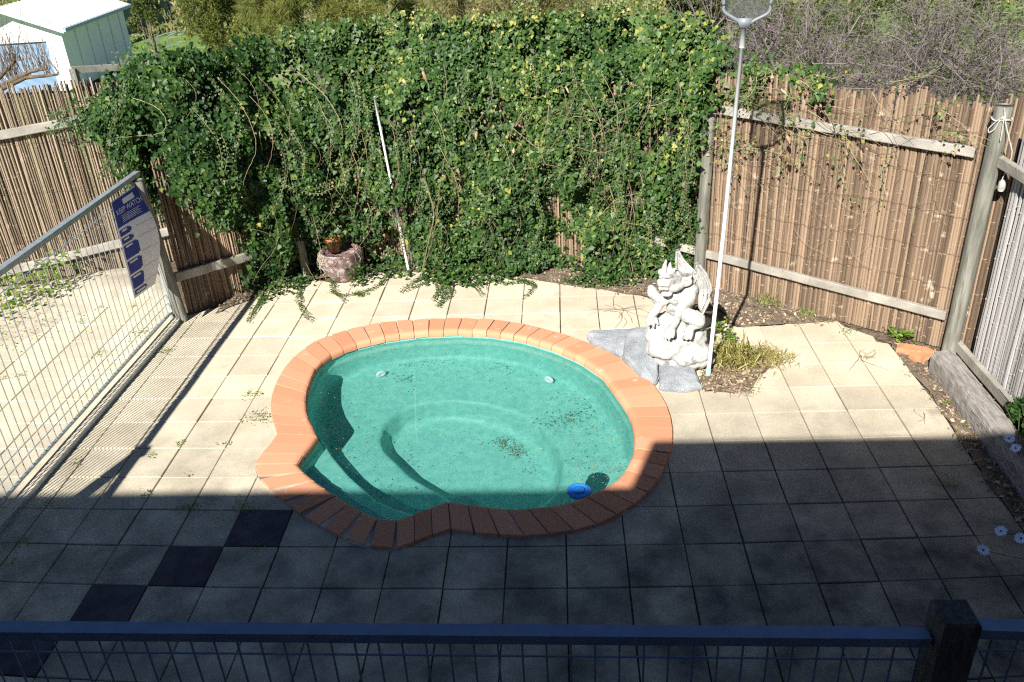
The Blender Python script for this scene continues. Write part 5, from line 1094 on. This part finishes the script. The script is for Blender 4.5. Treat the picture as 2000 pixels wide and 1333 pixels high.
# timber rail fence in front of the garage
rf = thing('rail_fence', 'grey timber post and rail fence running from the garage corner', 'fence', tuple(at_((145, 160), 12.5)*[1, 1, 0]+[0, 0, gz(-6, 12.5)]))
A = at_((138, 137), 12.0); B = at_((372, 124), 14.0); b = MB(); b.beam(A, B, .09, .12); b.build('rail', mGrey, rf)
for f in (0.02, .5, .98): p = A+(B-A)*f; b = MB(); b.beam((p[0], p[1], gz(p[0], p[1])), (p[0], p[1], p[2]+.02), .12, .12, up=(1, 0, 0)); b.build('post', mPost, rf)
# bare pollarded tree
tb = thing('bare_tree', 'leafless pollarded tree with upright twigs in front of the garage', 'tree', tuple(at_((-60, 240), 10)*[1, 1, 0]+[0, 0, gz(-8, 10)]))
b = MB(); base = np.array(tb.location); brs = [[(-60, 200), (-20, 180), (20, 160), (60, 140), (92, 134)], [(-60, 200), (0, 175), (50, 152), (112, 146)], [(-60, 205), (0, 150), (30, 120)]]
b.tube([base, at_((-60, 200), 10)], [.14, .12], 10)
for br in brs: b.tube([at_(q, 10) for q in br], np.linspace(.06, .022, len(br)), 8)
b.build('trunk', mat('mossy_bark', (.07, .05, .035), (.16, .12, .08), 12, .9, .6), tb, True)
b = MB()
for k in range(120):
    x, y = random.choice([(20, 160), (60, 140), (85, 135), (50, 152), (100, 147), (0, 170), (30, 120), (30, 150)]); x += random.gauss(0, 10); p = at_((x, y), 10); d_ = nrm([random.gauss(-.05, .3), random.gauss(0, .25), 1]); L_ = random.uniform(.3, 1.0); pts = [p]
    for f in range(5): d_ = nrm(d_+rng.normal(0, .1, 3)+[0, 0, .08]); p = p+d_*L_/5; pts.append(p)
    b.tube(pts, np.linspace(.007, .002, 6), 4)
b.build('twigs', mat('brown_twigs', (.12, .08, .055), (.24, .17, .12), attr='t', rough=.9), tb)
# green sheet metal fence and clothesline
mf = thing('metal_fence', 'dark green corrugated metal fence across the far lawn', 'fence', tuple(at_((300, 60), 30)*[1, 1, 0]+[0, 0, gz(-12, 30)]))
A = PL((225, 62), (0, 0, 1), (0, 0, ZG)); A = gp((245, 72), -2.6); B = gp((338, 40), -2.6); d_ = nrm(B-A); b = MB(); n_ = 160; A = A-d_*6; L_ = np.linalg.norm(B-A); nn = np.array([-d_[1], d_[0], 0])
V = []
for k in range(n_+1): p = A+(B-A)*k/n_+nn*(.02 if k % 2 else -.02); V += [p, p+[0, 0, 1.8]]
b.add(V, [(2*k, 2*k+2, 2*k+3, 2*k+1) for k in range(n_)]); b.build('sheet', mat('fence_green', (.10, .16, .12), (.13, .19, .15), 1, .5), mf)
b = MB(); b.beam(A+[0, 0, 1.82], B+[0, 0, 1.82], .06, .05); b.build('cap_rail', mat('cap_green', (.09, .14, .11)), mf)
b = MB(); b.beam(B, B+[0, 0, 3.2], .5, .12, up=tuple(nn)); o = b.build('shed_wall', mat('dark_blue', (.03, .05, .11), (.04, .06, .13), 2, .6)); tag(o, 'dark blue wall slab at the end of the green metal fence', 'wall')
cl2 = thing('clothesline', 'thin green folding clothesline frame on the far lawn', 'clothesline', tuple(gp((330, 90), -2.4)))
b = MB(); z_ = -2.35
for L in (((305, 73), (325, 66), (345, 62)), ((325, 74), (335, 68), (345, 64)), ((320, 95), (335, 90), (352, 87)), ((305, 73), (309, 92)), ((327, 75), (330, 90)), ((352, 62), (356, 84))): b.tube([PL(q, (0, 1, 0), (0, 22, 0)) for q in L], .018, 5)
b.build('frame', mat('clothes_green', (.10, .18, .15)), cl2)

# ================================================================== BALCONY RAILING, DECK, HOUSE (behind and below the camera)
YR = -2.2
def onB(px, y=YR): return PL(px, (0, 1, 0), (0, y, 0))
mSteel = mat('painted_rail', (.13, .18, .28), (.17, .23, .34), 14, .45, metal=.2, spec=.5)
br_ = thing('wire_fence', 'shaded blue grey wire pool fence crossing the bottom of the view', 'fence', (3.0, YR, .1))
zr = onB((1000, 1247))[2]; zl = onB((0, 1230))[2]; pA = onB((0, 1232)); pB = onB((1812, 1245)); d_ = (pB-pA); sl2 = d_[2]/d_[0]
PXB = onB((1856, 1240))[0]
b = MB(); x0 = -.67; b.beam((x0, YR, pA[2]+sl2*(x0-pA[0])), (pB[0], YR, pB[2]), .06, .045, up=(0, 0, 1)); b.build('top_rail', mSteel, br_)
b = MB(); pC = onB((1905, 1228)); pD = onB((2000, 1231)); b.beam((pC[0], YR, pC[2]), (pC[0]+2.5, YR, pC[2]+(pD[2]-pC[2])/(pD[0]-pC[0])*2.5), .06, .045); b.build('top_rail', mSteel, br_)
b = MB(); zb = .1; x = pB[0]-.02
while x > x0: b.tube([(x, YR, zb), (x, YR, pA[2]+sl2*(x-pA[0])-.01)], .0046, 6); x -= .0945
x = pC[0]+.07
while x < pC[0]+2.5: b.tube([(x, YR, zb), (x, YR, pC[2]-.01)], .0046, 6); x += .0945
dzw = onB((0, 1270))[2]-pA[2]
for k, off in enumerate((dzw, .16-pA[2])): b.tube([(x0, YR-.008, pA[2]+sl2*(x0-pA[0])+off), (pB[0], YR-.008, pB[2]+off)], .0046, 6); b.tube([(pC[0], YR-.008, pC[2]+off*.95), (pC[0]+2.5, YR-.008, pC[2]+off*.95)], .0046, 6)
b.build('wire_mesh', mSteel, br_)
b = MB(); b.beam((x0, YR, zb), (pC[0]+2.5, YR, zb), .03, .03); b.build('bottom_rail', mSteel, br_)
pt = thing('fence_post', 'dark stout square timber post between the two near fence panels', 'post', (PXB, YR, -.05))
zt = onB((1856, 1195))[2]; b = MB(); s2 = .067; V = []; 
for z, s in ((-.05, s2), (zt-.012, s2), (zt, s2*.9)): V += [(PXB+a*s, YR+c*s, z) for a, c in ((-1, -1), (1, -1), (1, 1), (-1, 1))]
b.add(V, [(k*4+i, k*4+(i+1) % 4, (k+1)*4+(i+1) % 4, (k+1)*4+i) for k in range(2) for i in range(4)]+[(8, 9, 10, 11)]); b.build('shaft', mat('dark_post', (.035, .03, .03), (.08, .075, .075), 12, .8, .5, stretch=(4, 4, .6)), pt)
hs = thing('house', 'house behind the viewpoint with balcony deck and eaves that shade the near paving', 'house', (2.5, -6, 0))
mHw = mat('house_wall', (.20, .17, .15), (.26, .22, .2), 3, .8)
b = MB()
for k in range(11): b.box((2.5, -4.02-.15*k, 2.4), (15, .14, .035))
b.build('deck', mat('deck_boards', (.13, .10, .08), (.2, .16, .13), 4, .8), hs)
b = MB(); b.box((2.5, -4.0, 2.28), (15, .05, .2)); b.build('fascia_board', mat('deck_boards', (.1, .1, .1)), hs)
for x in (-4, 1.0, 6, 9.5): b = MB(); b.box((x, -4.1, 1.1), (.1, .1, 2.3)); b.build('stump', mPost, hs)
zgL, zgR = 4.95, 5.4
yl = .5-zgL/math.tan(EL)*math.cos(AZ); yr = 1.21-zgR/math.tan(EL)*math.cos(AZ); xs_ = 4.13-zgL/math.tan(EL)*math.sin(AZ)
b = MB(); b.box(((-5+9.5)/2, yr-.35-.15, 2.6), (14.9, .3, 5.2)); b.build('wall', mHw, hs)
mRf = mat('house_roof', (.25, .25, .25), (.3, .3, .3), 3, .7)
b = MB(); V = [(-5.6, yl, zgL), (xs_, yl, zgL), (xs_, yl-5, zgL+1.4), (-5.6, yl-5, zgL+1.4)]; b.add(V+[(p[0], p[1], p[2]-.1) for p in V], [(0, 1, 2, 3), (7, 6, 5, 4), (0, 4, 5, 1), (1, 5, 6, 2), (2, 6, 7, 3), (3, 7, 4, 0)]); b.build('roof', mRf, hs)
b = MB(); V = [(xs_+.002, yr, zgR), (10.5, yr, zgR), (10.5, yr-5, zgR+1.4), (xs_+.002, yr-5, zgR+1.4)]; b.add(V+[(p[0], p[1], p[2]-.1 if i > 1 else p[2]-.6) for i, p in enumerate(V)], [(0, 1, 2, 3), (7, 6, 5, 4), (0, 4, 5, 1), (1, 5, 6, 2), (2, 6, 7, 3), (3, 7, 4, 0)]); b.build('upper_roof', mRf, hs)
